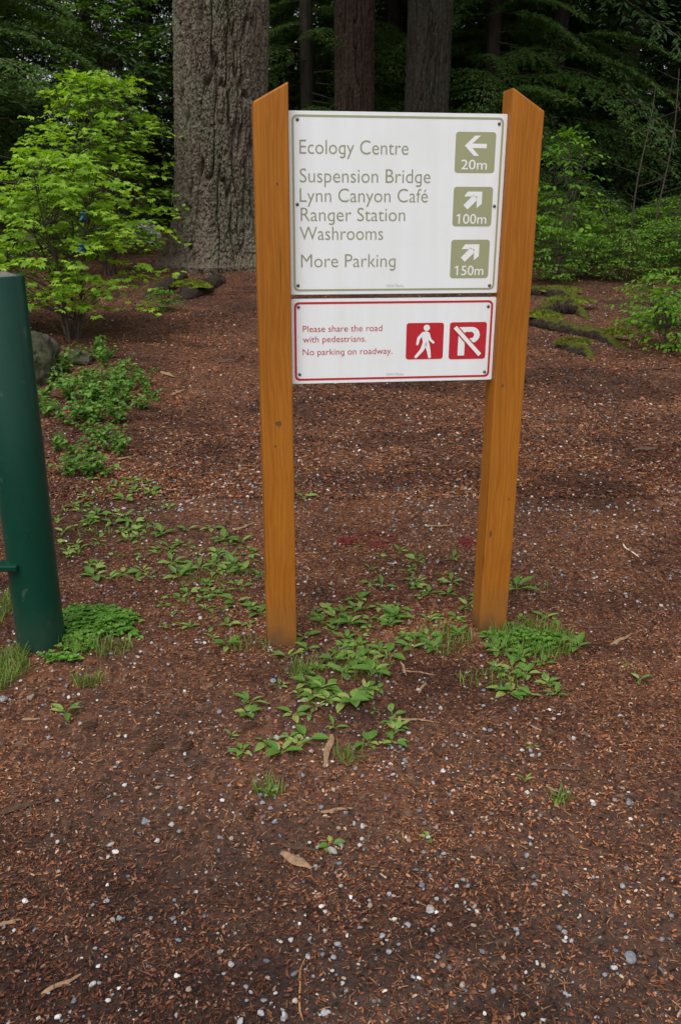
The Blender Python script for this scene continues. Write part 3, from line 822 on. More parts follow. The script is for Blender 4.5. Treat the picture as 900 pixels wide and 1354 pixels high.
ground_root('short mossy root lying nearest the open mulch', [(728, 452), (750, 462), (775, 470), (790, 484)], [-.05, .01, .01, -.05], [.03, .055, .05, .025], [(757, 461, .17, .07, .03, .05)])

# ------------------------------------------------------------------ the signboard
PHI, PW, GAP, PD = .132696, .10675, .69152, .10387
P0 = np.array([-.26552, 2.87319, 0.0])
OFF = .03796
sign = empty('park_sign', P0, PHI)
tag(sign, 'wooden post sign with white direction board and red bordered parking board', 'sign')

def post(x, hl, hr):
    z0 = -.35; d = PD
    V = np.array([[0, 0, z0], [PW, 0, z0], [PW, d, z0], [0, d, z0], [0, 0, hl], [PW, 0, hr], [PW, d, hr], [0, d, hl]], float)
    # subdivide lengthwise so the edges wander very slightly
    mb = MB(); n = 24; rows = []
    for i in range(n + 1):
        t = i / n; r = V[:4] * (1 - t) + V[4:] * t
        if 0 < i < n: r = r + np.stack([.0012 * vnoise(np.arange(4) * 3.1 + x * 7, np.full(4, t * 5)), .0012 * vnoise(np.arange(4) * 5.1, np.full(4, t * 5 + x)), np.zeros(4)], -1)
        rows.append(r)
    A = np.concatenate(rows); q = []
    for i in range(n):
        for j in range(4): q.append([i * 4 + j, i * 4 + (j + 1) % 4, i * 4 + 4 + (j + 1) % 4, i * 4 + 4 + j])
    q.append([3, 2, 1, 0]); q.append([n * 4 + k for k in range(4)])
    mb.add(A, [np.array(q)])
    o = mb.build('post', MAT['wood'], sign, (x, 0, 0)); bevel(o, .005, 2); return o
post(0, 1.8295, 1.8865)
p2 = post(PW + GAP, 1.8830, 1.8172)
KN = mat_plain('wood_knot', (.13, .05, .012), .6, .3, 90)
def knot(par, x, z, w, h):
    a = np.arange(14) / 14 * 6.283; k = 1 + .15 * np.sin(a * 3 + x * 90)
    V = np.stack([x + w * k * np.cos(a), np.full(14, -.0007), z + h * k * np.sin(a)], -1)
    MB().add(V, [np.arange(14)[None]]).build('knot', KN, par)

# helpers on the sign plane: pixel of the photograph -> (u, z) on the face, u from the left post's outer edge
e_ = np.array([math.cos(PHI), math.sin(PHI), 0]); n_ = np.array([-math.sin(PHI), math.cos(PHI), 0])
def uz(px, py, off=OFF):
    d = ray(px, py); O = P0 + n_ * off; t = (O - np.array([0, 0, H])) @ n_ / (d @ n_)
    Xp = np.array([0, 0, H]) + d * t
    return float((Xp - P0) @ e_), float(Xp[2])
posts = kids(sign)
for px, py, w, h in ((366.5, 243, .0035, .0045), (368, 560, .011, .008), (364, 590, .004, .004)):
    u, z = uz(px, py, 0); knot(posts[0], u, z, w, h)
for px, py, w, h in ((648, 706, .004, .014), (664, 510, .004, .007), (672, 660, .003, .004)):
    u, z = uz(px, py, 0); knot(posts[1], u - PW - GAP, z, w, h)

def rrect(u0, z0, u1, z1, r, n=6):
    P = []
    for cx, cz, a0 in ((u1 - r, z1 - r, 0), (u0 + r, z1 - r, 90), (u0 + r, z0 + r, 180), (u1 - r, z0 + r, 270)):
        for k in range(n + 1):
            a = math.radians(a0 + 90 * k / n); P.append((cx + r * math.cos(a), cz + r * math.sin(a)))
    return np.array(P)
def plate(mb, P, y0, y1, mi=0):
    """solid of outline P (u,z), front at y0, back at y1 (y into the scene)"""
    n = len(P)
    A = np.concatenate([np.stack([P[:, 0], np.full(n, y0), P[:, 1]], -1), np.stack([P[:, 0], np.full(n, y1), P[:, 1]], -1)])
    q = [[i, n + i, n + (i + 1) % n, (i + 1) % n] for i in range(n)]
    return mb.add(A, [np.arange(n)[None], (np.arange(n)[::-1] + n)[None], np.array(q)], mi)
def ring(mb, Po, Pi, y0, y1, mi=0):
    n = len(Po); f = lambda P, y: np.stack([P[:, 0], np.full(n, y), P[:, 1]], -1)
    A = np.concatenate([f(Po, y0), f(Pi, y0), f(Po, y1)])
    q = [[i, (i + 1) % n, n + (i + 1) % n, n + i] for i in range(n)] + [[i, 2 * n + i, 2 * n + (i + 1) % n, (i + 1) % n] for i in range(n)]
    return mb.add(A, [np.array(q)], mi)

FT = OFF          # front of the boards
L1 = FT - .0006   # first vinyl layer
L2 = FT - .0011   # second layer
U0, U1 = PW + .0005, PW + GAP - .0005
def board(name, z0, z1):
    mb = MB(); plate(mb, rrect(U0, z0, U1, z1, .004, 3), FT, FT + .008)
    return mb.build(name, MAT['board'], sign)
b1 = board('direction_board', 1.2628, 1.8105)
b2 = board('parking_board', .9700, 1.2488)
def border(z0, z1, inset, w, mat, par):
    a = rrect(U0 + inset, z0 + inset, U1 - inset, z1 - inset, .016, 6); b = rrect(U0 + inset + w, z0 + inset + w, U1 - inset - w, z1 - inset - w, .016 - w * .7, 6)
    mb = MB(); ring(mb, a, b, L1, FT + .001); mb.build('border', mat, par)
border(1.2628, 1.8105, .0105, .0062, MAT['olive'], b1)
border(.9700, 1.2488, .0100, .0070, MAT['red'], b2)

# --- lettering
_glyph = {}
def text_mesh(body, off):
    cu = bpy.data.curves.new('lettering', 'FONT'); cu.body = body; cu.size = 1.0; cu.offset = off; cu.resolution_u = 4
    o = bpy.data.objects.new('lettering', cu); COL.objects.link(o)
    dg = bpy.context.evaluated_depsgraph_get(); me = bpy.data.meshes.new_from_object(o.evaluated_get(dg))
    V = np.array([v.co[:] for v in me.vertices]).reshape(-1, 3); F = [list(f.vertices) for f in me.polygons]
    bpy.data.objects.remove(o); bpy.data.meshes.remove(me)
    return V, F
def islands(nv, F):
    par = list(range(nv))
    def fd(i):
        while par[i] != i: par[i] = par[par[i]]; i = par[i]
        return i
    for f in F:
        for v in f[1:]: par[fd(v)] = fd(f[0])
    d = {}
    for i in range(nv): d.setdefault(fd(i), []).append(i)
    return list(d.values())
def glyph_sig(ch, off):
    k = (ch, off)
    if k not in _glyph:
        V, F = text_mesh(ch, off); _glyph[k] = (len(V), np.ptp(V[:, 0]), np.ptp(V[:, 1]))
    return _glyph[k]
def letter_arrays(body, off):
    """lettering with a single-storey g (a q with a hook) and a flagged 1"""
    V, F = text_mesh(body.replace('g', 'q'), off)
    isl = islands(len(V), F); extraV, extraF = [], []; nv = len(V)
    def is_(i, ch):
        n, w, h = glyph_sig(ch, off); P = V[i]
        return len(i) == n and abs(np.ptp(P[:, 0]) - w) < .004 and abs(np.ptp(P[:, 1]) - h) < .004
    for i in isl:
        i = np.array(i); P = V[i]
        if ('g' in body) and is_(i, 'q') and P[:, 1].min() < -.1 and P[P[:, 1] < P[:, 1].min() + .02][:, 0].min() > P[:, 0].mean():
            x1 = P[:, 0].max(); x0 = P[:, 0].min(); ymin = P[:, 1].min()
            stem = P[P[:, 1] < ymin + .02]; sw = np.ptp(stem[:, 0]); sx1 = stem[:, 0].max()
            low = i[V[i][:, 1] < -.08]; V[low, 1] = -.06
            cx, r = sx1 - (sx1 - x0) * .46, (sx1 - x0) * .46
            arc = []
            for k in range(13):
                a = -k / 12 * 2.55
                arc.append((a,))
            ro, ri = r, r - sw; b = .75
            pts = []
            for (a,) in arc:
                pts.append([cx + ro * math.cos(a), -.06 + b * ro * math.sin(a), 0]); pts.append([cx + ri * math.cos(a), -.06 + (b * ro - sw) / ri * ri * math.sin(a), 0])
            base = nv + len(extraV)
            extraV += pts
            extraF += [[base + 2 * k, base + 2 * k + 1, base + 2 * k + 3, base + 2 * k + 2] for k in range(12)]
        elif ('1' in body) and is_(i, '1'):
            x0, x1, yt = P[:, 0].min(), P[:, 0].max(), P[:, 1].max(); w = x1 - x0
            base = nv + len(extraV)
            extraV += [[x0, yt, 0], [x0, yt - w * 1.15, 0], [x0 - w * 1.35, yt - w * 1.75, 0], [x0 - w * 1.35, yt - w * .9, 0]]
            extraF.append([base, base + 3, base + 2, base + 1])
    if extraV: V = np.concatenate([V, np.array(extraV)]); F = F + extraF
    return V, F
def put_text(mb, body, u0, u1, zl, zr, y, off=-.007, mi=0, capz=None):
    V, F = letter_arrays(body, off)
    x0, x1 = V[:, 0].min(), V[:, 0].max(); k = (u1 - u0) / (x1 - x0)
    ky = k if capz is None else capz / .68
    u = u0 + (V[:, 0] - x0) * k; z = zl + (zr - zl) * (V[:, 0] - x0) / (x1 - x0) + V[:, 1] * ky
    A = np.stack([u, np.full(len(u), y), z], -1)
    by = {}
    for f in F: by.setdefault(len(f), []).append(f)
    return mb.add(A, [np.array(v) for v in by.values()], mi)
mb = MB()
for body, xa, xb, ya, yb in (('Ecology Centre', 395.9, 539.4, 202.9, 205.0), ('Suspension Bridge', 396.3, 568.5, 240.5, 242.6), ('Lynn Canyon Café', 396.3, 565.0, 266.6, 268.0),
                             ('Ranger Station', 397.5, 535.2, 291.8, 292.9), ('Washrooms', 396.3, 506.0, 316.8, 317.4), ('More Parking', 398.0, 522.3, 352.8, 353.4)):
    (ua, za), (ub, zb) = uz(xa, ya), uz(xb, yb)
    zm = (za + zb) / 2
    put_text(MB(), body, ua, ub, zm, zm, L1, capz=.0405).build('lettering', MAT['olive_text'], b1)
mb = MB(); (ua, za), (ub, zb) = uz(511, 379.5), uz(533, 379.5); put_text(mb, 'DNV Parks', ua, ub, za, za, L1, 0.0); mb.build('maker_mark', MAT['grey_print'], b1)

def tile(par, corners, arrow, txt, txtbox):
    (xa, ya), (xb, yb) = corners
    (u0, z1), (u1, z0) = uz(xa, ya), uz(xb, yb)
    u1 = u0 + (u1 - u0)
    mb = MB(); ring_ = rrect(u0, z0, u1, z1, .010, 5); plate(mb, ring_, L1, FT + .001, 0)
    w, h = u1 - u0, z1 - z0
    fa = lambda P: np.array([(u0 + a * w, z1 - b * h) for a, b in P])
    for P in arrow:
        P = fa(P); n = len(P)
        mb.add(np.stack([P[:, 0], np.full(n, L2), P[:, 1]], -1), [np.arange(n)[None]], 1)
    a, b, base, cap = txtbox
    put_text(mb, txt, u0 + a * w, u0 + b * w, z1 - base * h, z1 - base * h, L2, .004, 1, capz=cap * h)
    mb.build('arrow_tile', [MAT['olive'], MAT['white_vinyl']], par)
west = [[(.23, .335), (.48, .09), (.62, .09), (.42, .285), (.42, .39), (.60, .585), (.47, .585)], [(.42, .285), (.78, .285), (.78, .395), (.42, .395)]]
ne = [[(.36, .12), (.73, .12), (.73, .43), (.60, .54), (.60, .245), (.27, .245)], [(.51, .2), (.62, .32), (.37, .575), (.26, .465)]]
tile(b1, ((602.6, 174.0), (652.6, 228.8)), west, '20m', (.16, .81, .915, .235))
tile(b1, ((599.7, 246.8), (648.5, 299.2)), ne, '100m', (.10, .87, .935, .245))
tile(b1, ((596.4, 316.9), (644.4, 367.4)), ne, '150m', (.12, .87, .925, .245))

mb = MB()
for body, xa, xb, ya in (('Please share the road', 400.3, 504.9, 439.2), ('with pedestrians.', 400.3, 483.9, 453.0), ('No parking on roadway.', 400.3, 518.3, 469.8)):
    (ua, za), (ub, zb) = uz(xa, ya), uz(xb, ya)
    put_text(MB(), body, ua, ub, za, za, L1, -.003, capz=.0205).build('lettering', MAT['red'], b2)
mb = MB(); (ua, za), (ub, zb) = uz(511, 496.5), uz(533, 496.5); put_text(mb, 'DNV Parks', ua, ub, za, za, L1, 0.0); mb.build('maker_mark', MAT['grey_print'], b2)

def capsule(a, b, ra, rb, n=7):
    a, b = np.array(a), np.array(b); d = b - a; th = math.atan2(d[1], d[0]); P = []
    for k in range(n): t = th + math.pi / 2 + math.pi * k / (n - 1); P.append(a + ra * np.array([math.cos(t), math.sin(t)]))
    for k in range(n): t = th - math.pi / 2 + math.pi * k / (n - 1); P.append(b + rb * np.array([math.cos(t), math.sin(t)]))
    return P
def picto_tile(name, corners, shapes):
    (xa, ya), (xb, yb) = corners
    (u0, z1), (u1, z0) = uz(xa, ya), uz(xb, yb); w, h = u1 - u0, z1 - z0
    mb = MB(); plate(mb, rrect(u0, z0, u1, z1, .009, 5), L1, FT + .001, 0)
    for lay, P, mi in shapes:
        P = np.array([(u0 + a * w, z1 - b * h) for a, b in P]); n = len(P)
        mb.add(np.stack([P[:, 0], np.full(n, L2 - lay * .0003), P[:, 1]], -1), [np.arange(n)[None]], mi)
    mb.build(name, [MAT['red'], MAT['white_vinyl']], b2)
walk = [(0, capsule((.54, .135), (.541, .137), .085, .085, 9), 1),
        (0, [(.44, .26), (.52, .225), (.60, .26), (.63, .36), (.60, .50), (.62, .60), (.46, .62), (.44, .50), (.42, .38)], 1),
        (1, capsule((.45, .29), (.33, .42), .045, .04), 1), (2, capsule((.33, .42), (.30, .58), .04, .032), 1),
        (1, capsule((.58, .30), (.64, .46), .045, .036), 1), (2, capsule((.64, .46), (.73, .54), .036, .03), 1),
        (1, capsule((.50, .58), (.43, .74), .065, .05), 1), (2, capsule((.43, .74), (.27, .93), .05, .038), 1),
        (1, capsule((.56, .58), (.61, .76), .065, .05), 1), (2, capsule((.61, .76), (.64, .94), .05, .038), 1)]
picto_tile('pedestrian_tile', ((537.3, 427.2), (584.7, 474.4)), walk)
bowl = [(.30, .13), (.60, .13)] + [(.60 + .22 * math.sin(a), .345 - .215 * math.cos(a)) for a in np.linspace(.15, math.pi - .15, 9)] + [(.60, .56), (.42, .56), (.42, .90), (.24, .90), (.24, .13)]
hole = [(.42, .26), (.58, .26)] + [(.58 + .085 * math.sin(a), .345 - .085 * math.cos(a)) for a in np.linspace(.2, math.pi - .2, 6)] + [(.58, .43), (.42, .43)]
def bar(a, b, wd):
    a, b = np.array(a), np.array(b); d = (b - a) / np.linalg.norm(b - a); n2 = np.array([-d[1], d[0]]) * wd
    return [a + n2, b + n2, b - n2, a - n2]
picto_tile('no_parking_tile', ((594.6, 426.2), (640.6, 474.2)), [(0, bowl[1:], 1), (1, hole, 0), (2, bar((.13, .12), (.86, .90), .085), 0), (3, bar((.14, .13), (.85, .89), .052), 1)])

def screw(par, px, py):
    u, z = uz(px, py); mb = MB(); a = np.arange(12) / 12 * 6.283
    for r, y in ((.0052, FT - .0004), (.0042, FT - .0030)):
        pass
    V = np.concatenate([np.stack([u + r * np.cos(a), np.full(12, y), z + r * np.sin(a)], -1) for r, y in ((.0055, FT), (.005, FT - .0022), (.0028, FT - .0034))])
    q = [[i * 12 + j, i * 12 + (j + 1) % 12, i * 12 + 12 + (j + 1) % 12, i * 12 + 12 + j] for i in range(2) for j in range(12)]
    mb.add(V, [np.array(q), (np.arange(12) + 24)[None]]); mb.build('screw', MAT['screw'], par, smooth=True)
for px, py in ((393, 157.5), (659.5, 163.5), (393, 270), (653, 272.5), (394, 377.5), (646.5, 377.3)): screw(b1, px, py)
for px, py in ((394.5, 406), (645, 405), (396, 495), (640, 491.5)): screw(b2, px, py)

# ------------------------------------------------------------------ green steel bollard
BX, BY, BR, BH = -1.092, 2.868, .084, 1.322
bol = empty('bollard', (BX, BY, float(gz(BX, BY)) - .02)); tag(bol, 'dark green steel pipe bollard with a side lug at the left edge', 'bollard')
a = np.arange(64) / 64 * 6.283
prof = [(BR, -.25), (BR, .0), (BR, BH - .004), (BR - .002, BH), (BR - .010, BH), (BR - .011, BH - .02)]
V = np.concatenate([np.stack([r * np.cos(a), r * np.sin(a), np.full(64, z)], -1) for r, z in prof])
q = [[i * 64 + j, i * 64 + (j + 1) % 64, i * 64 + 64 + (j + 1) % 64, i * 64 + 64 + j] for i in range(len(prof) - 1) for j in range(64)]
link('pipe', np_mesh('pipe', V, [np.array(q)], MAT['green'], smooth=True), bol)
prof = [(BR - .0115, BH - .03), (BR - .0115, BH - .006), (BR - .03, BH + .002), (.03, BH + .010), (.001, BH + .011)]
V = np.concatenate([np.stack([r * np.cos(a), r * np.sin(a), np.full(64, z)], -1) for r, z in prof])
q = [[i * 64 + j, i * 64 + (j + 1) % 64, i * 64 + 64 + (j + 1) % 64, i * 64 + 64 + j] for i in range(len(prof) - 1) for j in range(64)]
link('concrete_cap', np_mesh('concrete_cap', V, [np.array(q)], MAT['concrete'], smooth=True), bol)
u = np.array([-.30, -.95]); u /= np.linalg.norm(u)
mb = MB(); c0 = np.array([u[0], u[1], 0]) * (BR - .004)
R = np.array([[-u[1], u[0], 0], [u[0], u[1], 0], [0, 0, 1]]).T
lug = mb.box(np.array([-.055, -.070, .352]), (.075, .06, .022)).build('lug', MAT['green'], bol); bevel(lug, .004, 2)

# ------------------------------------------------------------------ mulch, needles, gravel
def in_view_pts(n, y0, y1, gseed, xpad=.25, power=1.0):
    g = np.random.default_rng(gseed)
    y = y0 + (y1 - y0) * g.random(n) ** power
    hw = (y * math.cos(PITCH) + 1.4 * math.sin(PITCH)) * 450 / FPX * 1.08 + xpad
    x = g.uniform(-1, 1, n) * hw
    return np.stack([x, y, gz(x, y)], -1)
def patchy(P, s, seed, lo, hi):
    f = fbm(P[:, 0] * s, P[:, 1] * s, oct=3, seed=seed)
    return np.clip((f - lo) / (hi - lo), 0, 1)

def chips(name, n, y0, y1, lmin, lmax, wr, seed, mat, power, label):
    P = in_view_pts(n, y0, y1, seed, power=power); g = np.random.default_rng(seed + 1)
    keep = g.random(n) < (.38 + .62 * patchy(P, 1.5, seed, -.30, .12)) * (.66 + .34 * np.clip((P[:, 1] - 1.5) / 1.3 + .35 * vnoise(P[:, 0] * 2.5, P[:, 1] * 2.5, seed=77), 0, 1)); P = P[keep]; n = len(P)
    T = np.array([[-.5, -.35, 0], [.0, -.5, .10], [.5, -.3, 0], [.46, .38, .04], [-.05, .5, .14], [-.5, .3, .02]])
    F = [np.array([[0, 1, 4, 5], [1, 2, 3, 4]])]
    l = lmin + (lmax - lmin) * g.random(n) ** 2.2
    sc = np.stack([l, l * wr * g.uniform(.5, 1.5, n), l * g.uniform(.3, 1.2, n) * .6], -1)
    R = rotz(g.uniform(0, 6.283, n)) @ rotx(g.normal(0, .35, n)) @ roty(g.normal(0, .25, n))
    P[:, 2] += l * .10 + .001 + g.uniform(0, .005, n)
    V, F = scatter(T, F, R, sc, P)
    return tag(link(name, np_mesh(name, V, F, mat)), label, kind='stuff')
chips('bark_mulch', 330000, 1.15, 4.9, .0030, .0125, .42, 201, MAT['chip'], 1.25, 'reddish brown bark chips covering the near ground')
chips('bark_mulch', 190000, 4.4, 13.5, .007, .026, .45, 211, MAT['chip'], 1.3, 'reddish brown bark chips covering the ground towards the trees')
chips('needle_litter', 110000, 1.15, 5.0, .006, .024, .07, 221, MAT['fibre'], 1.25, 'fine orange needles and bark fibres on the near ground')
chips('needle_litter', 50000, 4.8, 13, .012, .042, .10, 231, MAT['fibre'], 1.3, 'fine orange needles and fibres on the ground towards the trees')

import bmesh
bm = bmesh.new(); bmesh.ops.create_icosphere(bm, subdivisions=2, radius=.5)
IV = np.array([v.co[:] for v in bm.verts]); IF = np.array([[v.index for v in f.verts] for f in bm.faces]); bm.free()
def pebbles(name, n, y0, y1, smin, smax, seed, power, label, thr=(-.18, .24), size_pow=2.6):
    P = in_view_pts(n, y0, y1, seed, power=power); g = np.random.default_rng(seed + 1)
    f = patchy(P, 1.0, seed, *thr)
    # more gravel before and between the posts and left of them
    f = f * .75 + .6 * np.exp(-((P[:, 0] - .05) / .55) ** 2 - ((P[:, 1] - 2.5) / .45) ** 2) + .5 * np.exp(-((P[:, 0] + .55) / .6) ** 2 - ((P[:, 1] - 4.6) / 1.3) ** 2)
    keep = g.random(n) < .13 + .68 * f + .10 * np.clip((2.3 - P[:, 1]) / .9, 0, 1); P = P[keep]; n = len(P)
    s = smin + (smax - smin) * g.random(n) ** size_pow
    sc = np.stack([s, s * g.uniform(.6, 1, n), s * g.uniform(.4, .8, n)], -1)
    V = np.repeat(IV[None], n, 0); ph = g.uniform(0, 50, (n, 1))
    k = 1 + .5 * vnoise(V[:, :, 0] * 2.6 + ph, V[:, :, 1] * 2.6 + ph * .7, V[:, :, 2] * 2.6)
    V = V * k[:, :, None] * sc[:, None, :]
    R = rotz(g.uniform(0, 6.283, n)) @ rotx(g.normal(0, .3, n))
    P[:, 2] += s * .12 + .004
    V = np.einsum('nij,nkj->nki', R, V) + P[:, None]
    F = (IF[None] + (np.arange(n) * len(IV))[:, None, None]).reshape(-1, 3)
    return tag(link(name, np_mesh(name, V.reshape(-1, 3), [F], MAT['gravel'], smooth=False)), label, kind='stuff')
pebbles('gravel', 17000, 1.15, 5.0, .0026, .0150, 301, 1.2, 'grey and white gravel scattered through the near mulch')
pebbles('gravel', 8500, 4.2, 10.0, .005, .018, 311, 1.5, 'pale gravel scattered through the mulch beyond the sign')

# ------------------------------------------------------------------ single stones, sticks, cones, bark pieces
def blob(seed, s):
    g = np.random.default_rng(seed); V = IV * (1 + .6 * vnoise(IV[:, 0] * 2.4 + seed * 3.3, IV[:, 1] * 2.4, IV[:, 2] * 2.4))[:, None]
    return V * np.array([s, s * g.uniform(.65, .95), s * g.uniform(.5, .7)])
STONE = {'white': mat_rock('white_stone', (.34, .33, .31), (.58, .56, .53)), 'grey': mat_rock('grey_stone', (.2, .21, .24), (.36, .37, .40)), 'tan': mat_rock('tan_stone', (.30, .22, .17), (.42, .32, .25))}
for i, (px, py, s, c, lab) in enumerate((
    (694, 709, .030, 'white', 'white stone lying behind the right signpost'), (365, 977, .030, 'white', 'white stone among the weeds in front of the left signpost'),
    (192, 1088, .036, 'grey', 'pale grey stone on dark mulch at the lower left'), (147, 1119, .026, 'white', 'white stone just below the pale grey stone at lower left'),
    (42, 924, .045, 'tan', 'tan stone on the mulch just below the bollard'), (5, 926, .040, 'grey', 'grey stone at the left edge below the bollard'),
    (568, 1204, .030, 'white', 'white stone alone in the lower middle of the mulch'), (875, 961, .020, 'white', 'bright white stone near the right edge'),
    (440, 1128, .034, 'white', 'crumbly white lump beside a small weed near the middle'), (832, 1064, .030, 'grey', 'flat bluish grey stone at the right'),
    (832, 1270, .040, 'grey', 'bluish stone at the lower right corner area'), (361, 902, .030, 'grey', 'blue grey stone at the foot of the left signpost'))):
    p = at(px, py); o = link('stone', np_mesh('stone', blob(40 + i, s * .68), [IF], STONE[c], smooth=False), loc=p + np.array([0, 0, s * .18])); o.rotation_euler = (0, 0, i * 1.1)
    tag(o, lab, 'stone')

def stick(i, x0, y0, x1, y1, r, mat, lab, name='stick', curve=0.0, flat=.6):
    A, B = at(x0, y0), at(x1, y1); c = (A + B) / 2; g = np.random.default_rng(900 + i)
    n = 9; t = np.linspace(0, 1, n); d = B - A; L = np.linalg.norm(d); side = np.array([-d[1], d[0], 0]) / (L + 1e-9)
    P = A + d * t[:, None] + side * (curve * L * np.sin(t * math.pi) + L * .02 * np.sin(t * 9 + i))[:, None]
    P[:, 2] = gz(P[:, 0], P[:, 1]) + r * .7 + .004
    rr = r * np.interp(t, [0, .1, .6, 1], [.55, .95, 1, .35]) * (1 + .15 * g.normal(size=n))
    mb = MB(); mb.tube(P - c, rr, 7, True, 0, .15)
    o = mb.build(name, mat, loc=c, smooth=False); o.scale = (1, 1, flat)
    return tag(o, lab, 'stick' if name == 'stick' else name.replace('_', ' '))
DS, LS = MAT['darkstick'], MAT['stick']
SL = [(438, 974, 428, 1017, .011, LS, 'thick tan splinter of wood pointing to the left signpost', 'stick', 0), (372, 1131, 412, 1151, .012, LS, 'stubby pinkish bark sliver near the lower middle', 'stick', 0),
      (372, 1119, 428, 1128, .006, DS, 'thin brown stick above the stubby bark sliver', 'stick', 0), (424, 1076, 466, 1070, .006, LS, 'tan stick in the middle of the foreground mulch', 'stick', 0),
      (0, 1077, 66, 1060, .009, DS, 'dark thick stick at the left edge of the foreground', 'stick', .03), (55, 1316, 108, 1291, .006, LS, 'tan stick at the lower left corner area', 'stick', 0),
      (0, 1225, 27, 1218, .006, LS, 'pale stick end cut by the left edge', 'stick', 0), (402, 1352, 408, 1260, .0022, mat_plain('orange_stem', (.36, .17, .05), .7), 'long curved orange stem at the bottom of the picture', 'stick', .10),
      (822, 720, 845, 738, .004, mat_plain('bleached_twig', (.6, .52, .4), .7), 'short bleached white twig on the right mulch', 'stick', -.05), (768, 831, 838, 834, .005, DS, 'thin dark twig right of the right signpost foot', 'stick', .02),
      (806, 854, 832, 841, .008, LS, 'short tan bark sliver below the thin dark twig', 'stick', 0), (842, 491, 884, 487, .016, DS, 'dark stick near the right edge below the roots', 'stick', 0),
      (724, 1016, 768, 1020, .007, DS, 'dark stick in the right foreground mulch', 'stick', 0), (699, 960, 716, 968, .005, LS, 'short tan chip stick right below the signpost weeds', 'stick', 0),
      (640, 1036, 658, 1014, .004, DS, 'short dark twig lying upright in the right foreground', 'stick', 0), (513, 951, 581, 956, .004, LS, 'long pale straw below the weeds between the posts', 'stick', .03),
      (531, 887, 577, 894, .004, LS, 'tan straw across the gravel between the posts', 'stick', 0), (553, 918, 563, 902, .005, LS, 'orange brown splinter standing across the straw', 'stick', 0),
      (529, 876, 536, 895, .004, LS, 'short bent straw beside the weeds between the posts', 'stick', .05), (564, 697, 595, 696, .007, LS, 'tan stick behind the posts near the red paint', 'stick', 0),
      (309, 703, 337, 692, .008, LS, 'orange stick just behind the left signpost', 'stick', 0), (272, 816, 318, 799, .005, DS, 'slanting brown stick left of the left signpost', 'stick', 0),
      (213, 493, 231, 500, .018, LS, 'tan bark splinter right of the leafy weed bed', 'stick', 0), (226, 524, 244, 516, .014, LS, 'tan splinter lying just below the other bark splinter', 'stick', 0),
      (30, 953, 53, 952, .006, LS, 'pinkish wood splinter at the foot of the bollard', 'stick', 0), (155, 609, 178, 604, .010, LS, 'brown twig below the leafy patch beside the bollard', 'stick', 0),
      (720, 1040, 745, 1052, .004, LS, 'thin tan twig among the right foreground gravel', 'stick', 0), (545, 690, 600, 640, .004, DS, 'long thin dark twig behind the sign', 'stick', .04)]
for i, s in enumerate(SL): stick(i, *s[:6], s[6], s[7], s[8])

def cone_mesh(seed, L=.042):
    g = np.random.default_rng(seed); mb = MB(); t = np.linspace(-.5, .5, 9)
    mb.tube(np.stack([t * L, 0 * t, 0 * t], -1), .008 * np.sqrt(1 - (t * 1.9) ** 2 + .05), 8)
    T, F = blade(.008, .008); pos = []; Rr = []
    for k in range(70):
        u = (k / 69 - .5); a = k * 2.4; r = .008 * math.sqrt(max(.05, 1 - (u * 1.9) ** 2))
        pos.append([u * L, r * math.cos(a), r * math.sin(a)]); Rr.append(rotx(np.array(a)) @ rotz(np.array(-.75 - .2 * g.random())))
    V, F = scatter(T, F, np.array(Rr), np.full(70, 1.0), np.array(pos)); mb.add(V, F)
    return mb.mesh('fir_cone', MAT['cone'])
CM = cone_mesh(1)
for i, (px, py, a, lab) in enumerate(((132, 1056, .1, 'dark fir cone on mulch at the left foreground'), (330, 1078, 1.3, 'dark fir cone upright in the foreground centre left'), (205, 991, .4, 'dark fir cone below the weeds at the left'),
                                     (578, 997, 2.0, 'dark fir cone right of the middle foreground'), (118, 962, .2, 'dark fir cone below the clover patch'), (247, 990, .9, 'dark fir cone next to a grey damp patch'), (330, 962, .3, 'dark fir cone just left of the foremost weeds'), (858, 660, .2, 'dark fir cone on the right mulch'))):
    o = link('fir_cone', CM, loc=at(px, py, .009)); o.rotation_euler = (0, 0, a); tag(o, lab, 'fir cone')
for px, py, w, h, lab in ((853, 596, .14, .05, 'long reddish bark chunk near the right edge'), (300, 478, .16, .07, 'dark flat bark slab on the mulch before the fir'), (640, 760, .05, .03, 'dark bark piece behind the right signpost')):
    V = IV * (1 + .5 * vnoise(IV[:, 0] * 3 + px, IV[:, 1] * 3, IV[:, 2] * 3))[:, None] * np.array([w, h, .03])
    tag(link('bark_piece', np_mesh('bark_piece', V, [IF], MAT['darkstick']), loc=at(px, py, .008)), lab, 'bark')

# red marking paint sprayed on the mulch behind the sign
def red_patch(cx, cy, rx, ry, n, seed, lab, ringed):
    g = np.random.default_rng(seed); C = at(cx, cy); a = g.uniform(0, 6.283, n)
    f = np.where(g.random(n) < (.6 if ringed else 0), g.normal(1, .06, n), np.sqrt(g.random(n)) * .9)
    P = np.stack([C[0] + rx * f * np.cos(a), C[1] + ry * f * np.sin(a), 0 * a], -1); P[:, 2] = gz(P[:, 0], P[:, 1]) + .007
    T = np.array([[-.5, -.35, 0], [.0, -.5, .10], [.5, -.3, 0], [.46, .38, .04], [-.05, .5, .14], [-.5, .3, .02]])
    V, F = scatter(T, [np.array([[0, 1, 4, 5], [1, 2, 3, 4]])], rotz(g.uniform(0, 6.28, n)) @ rotx(g.normal(0, .3, n)), np.stack([g.uniform(.008, .022, n), g.uniform(.004, .01, n), g.uniform(.004, .01, n)], -1), P - C)
    tag(link('paint_mark', np_mesh('paint_mark', V, F, MAT['redpaint']), loc=C), lab, 'paint mark')
red_patch(497, 714, .085, .085, 150, 3, 'ring of red spray paint on the mulch behind the sign', True)
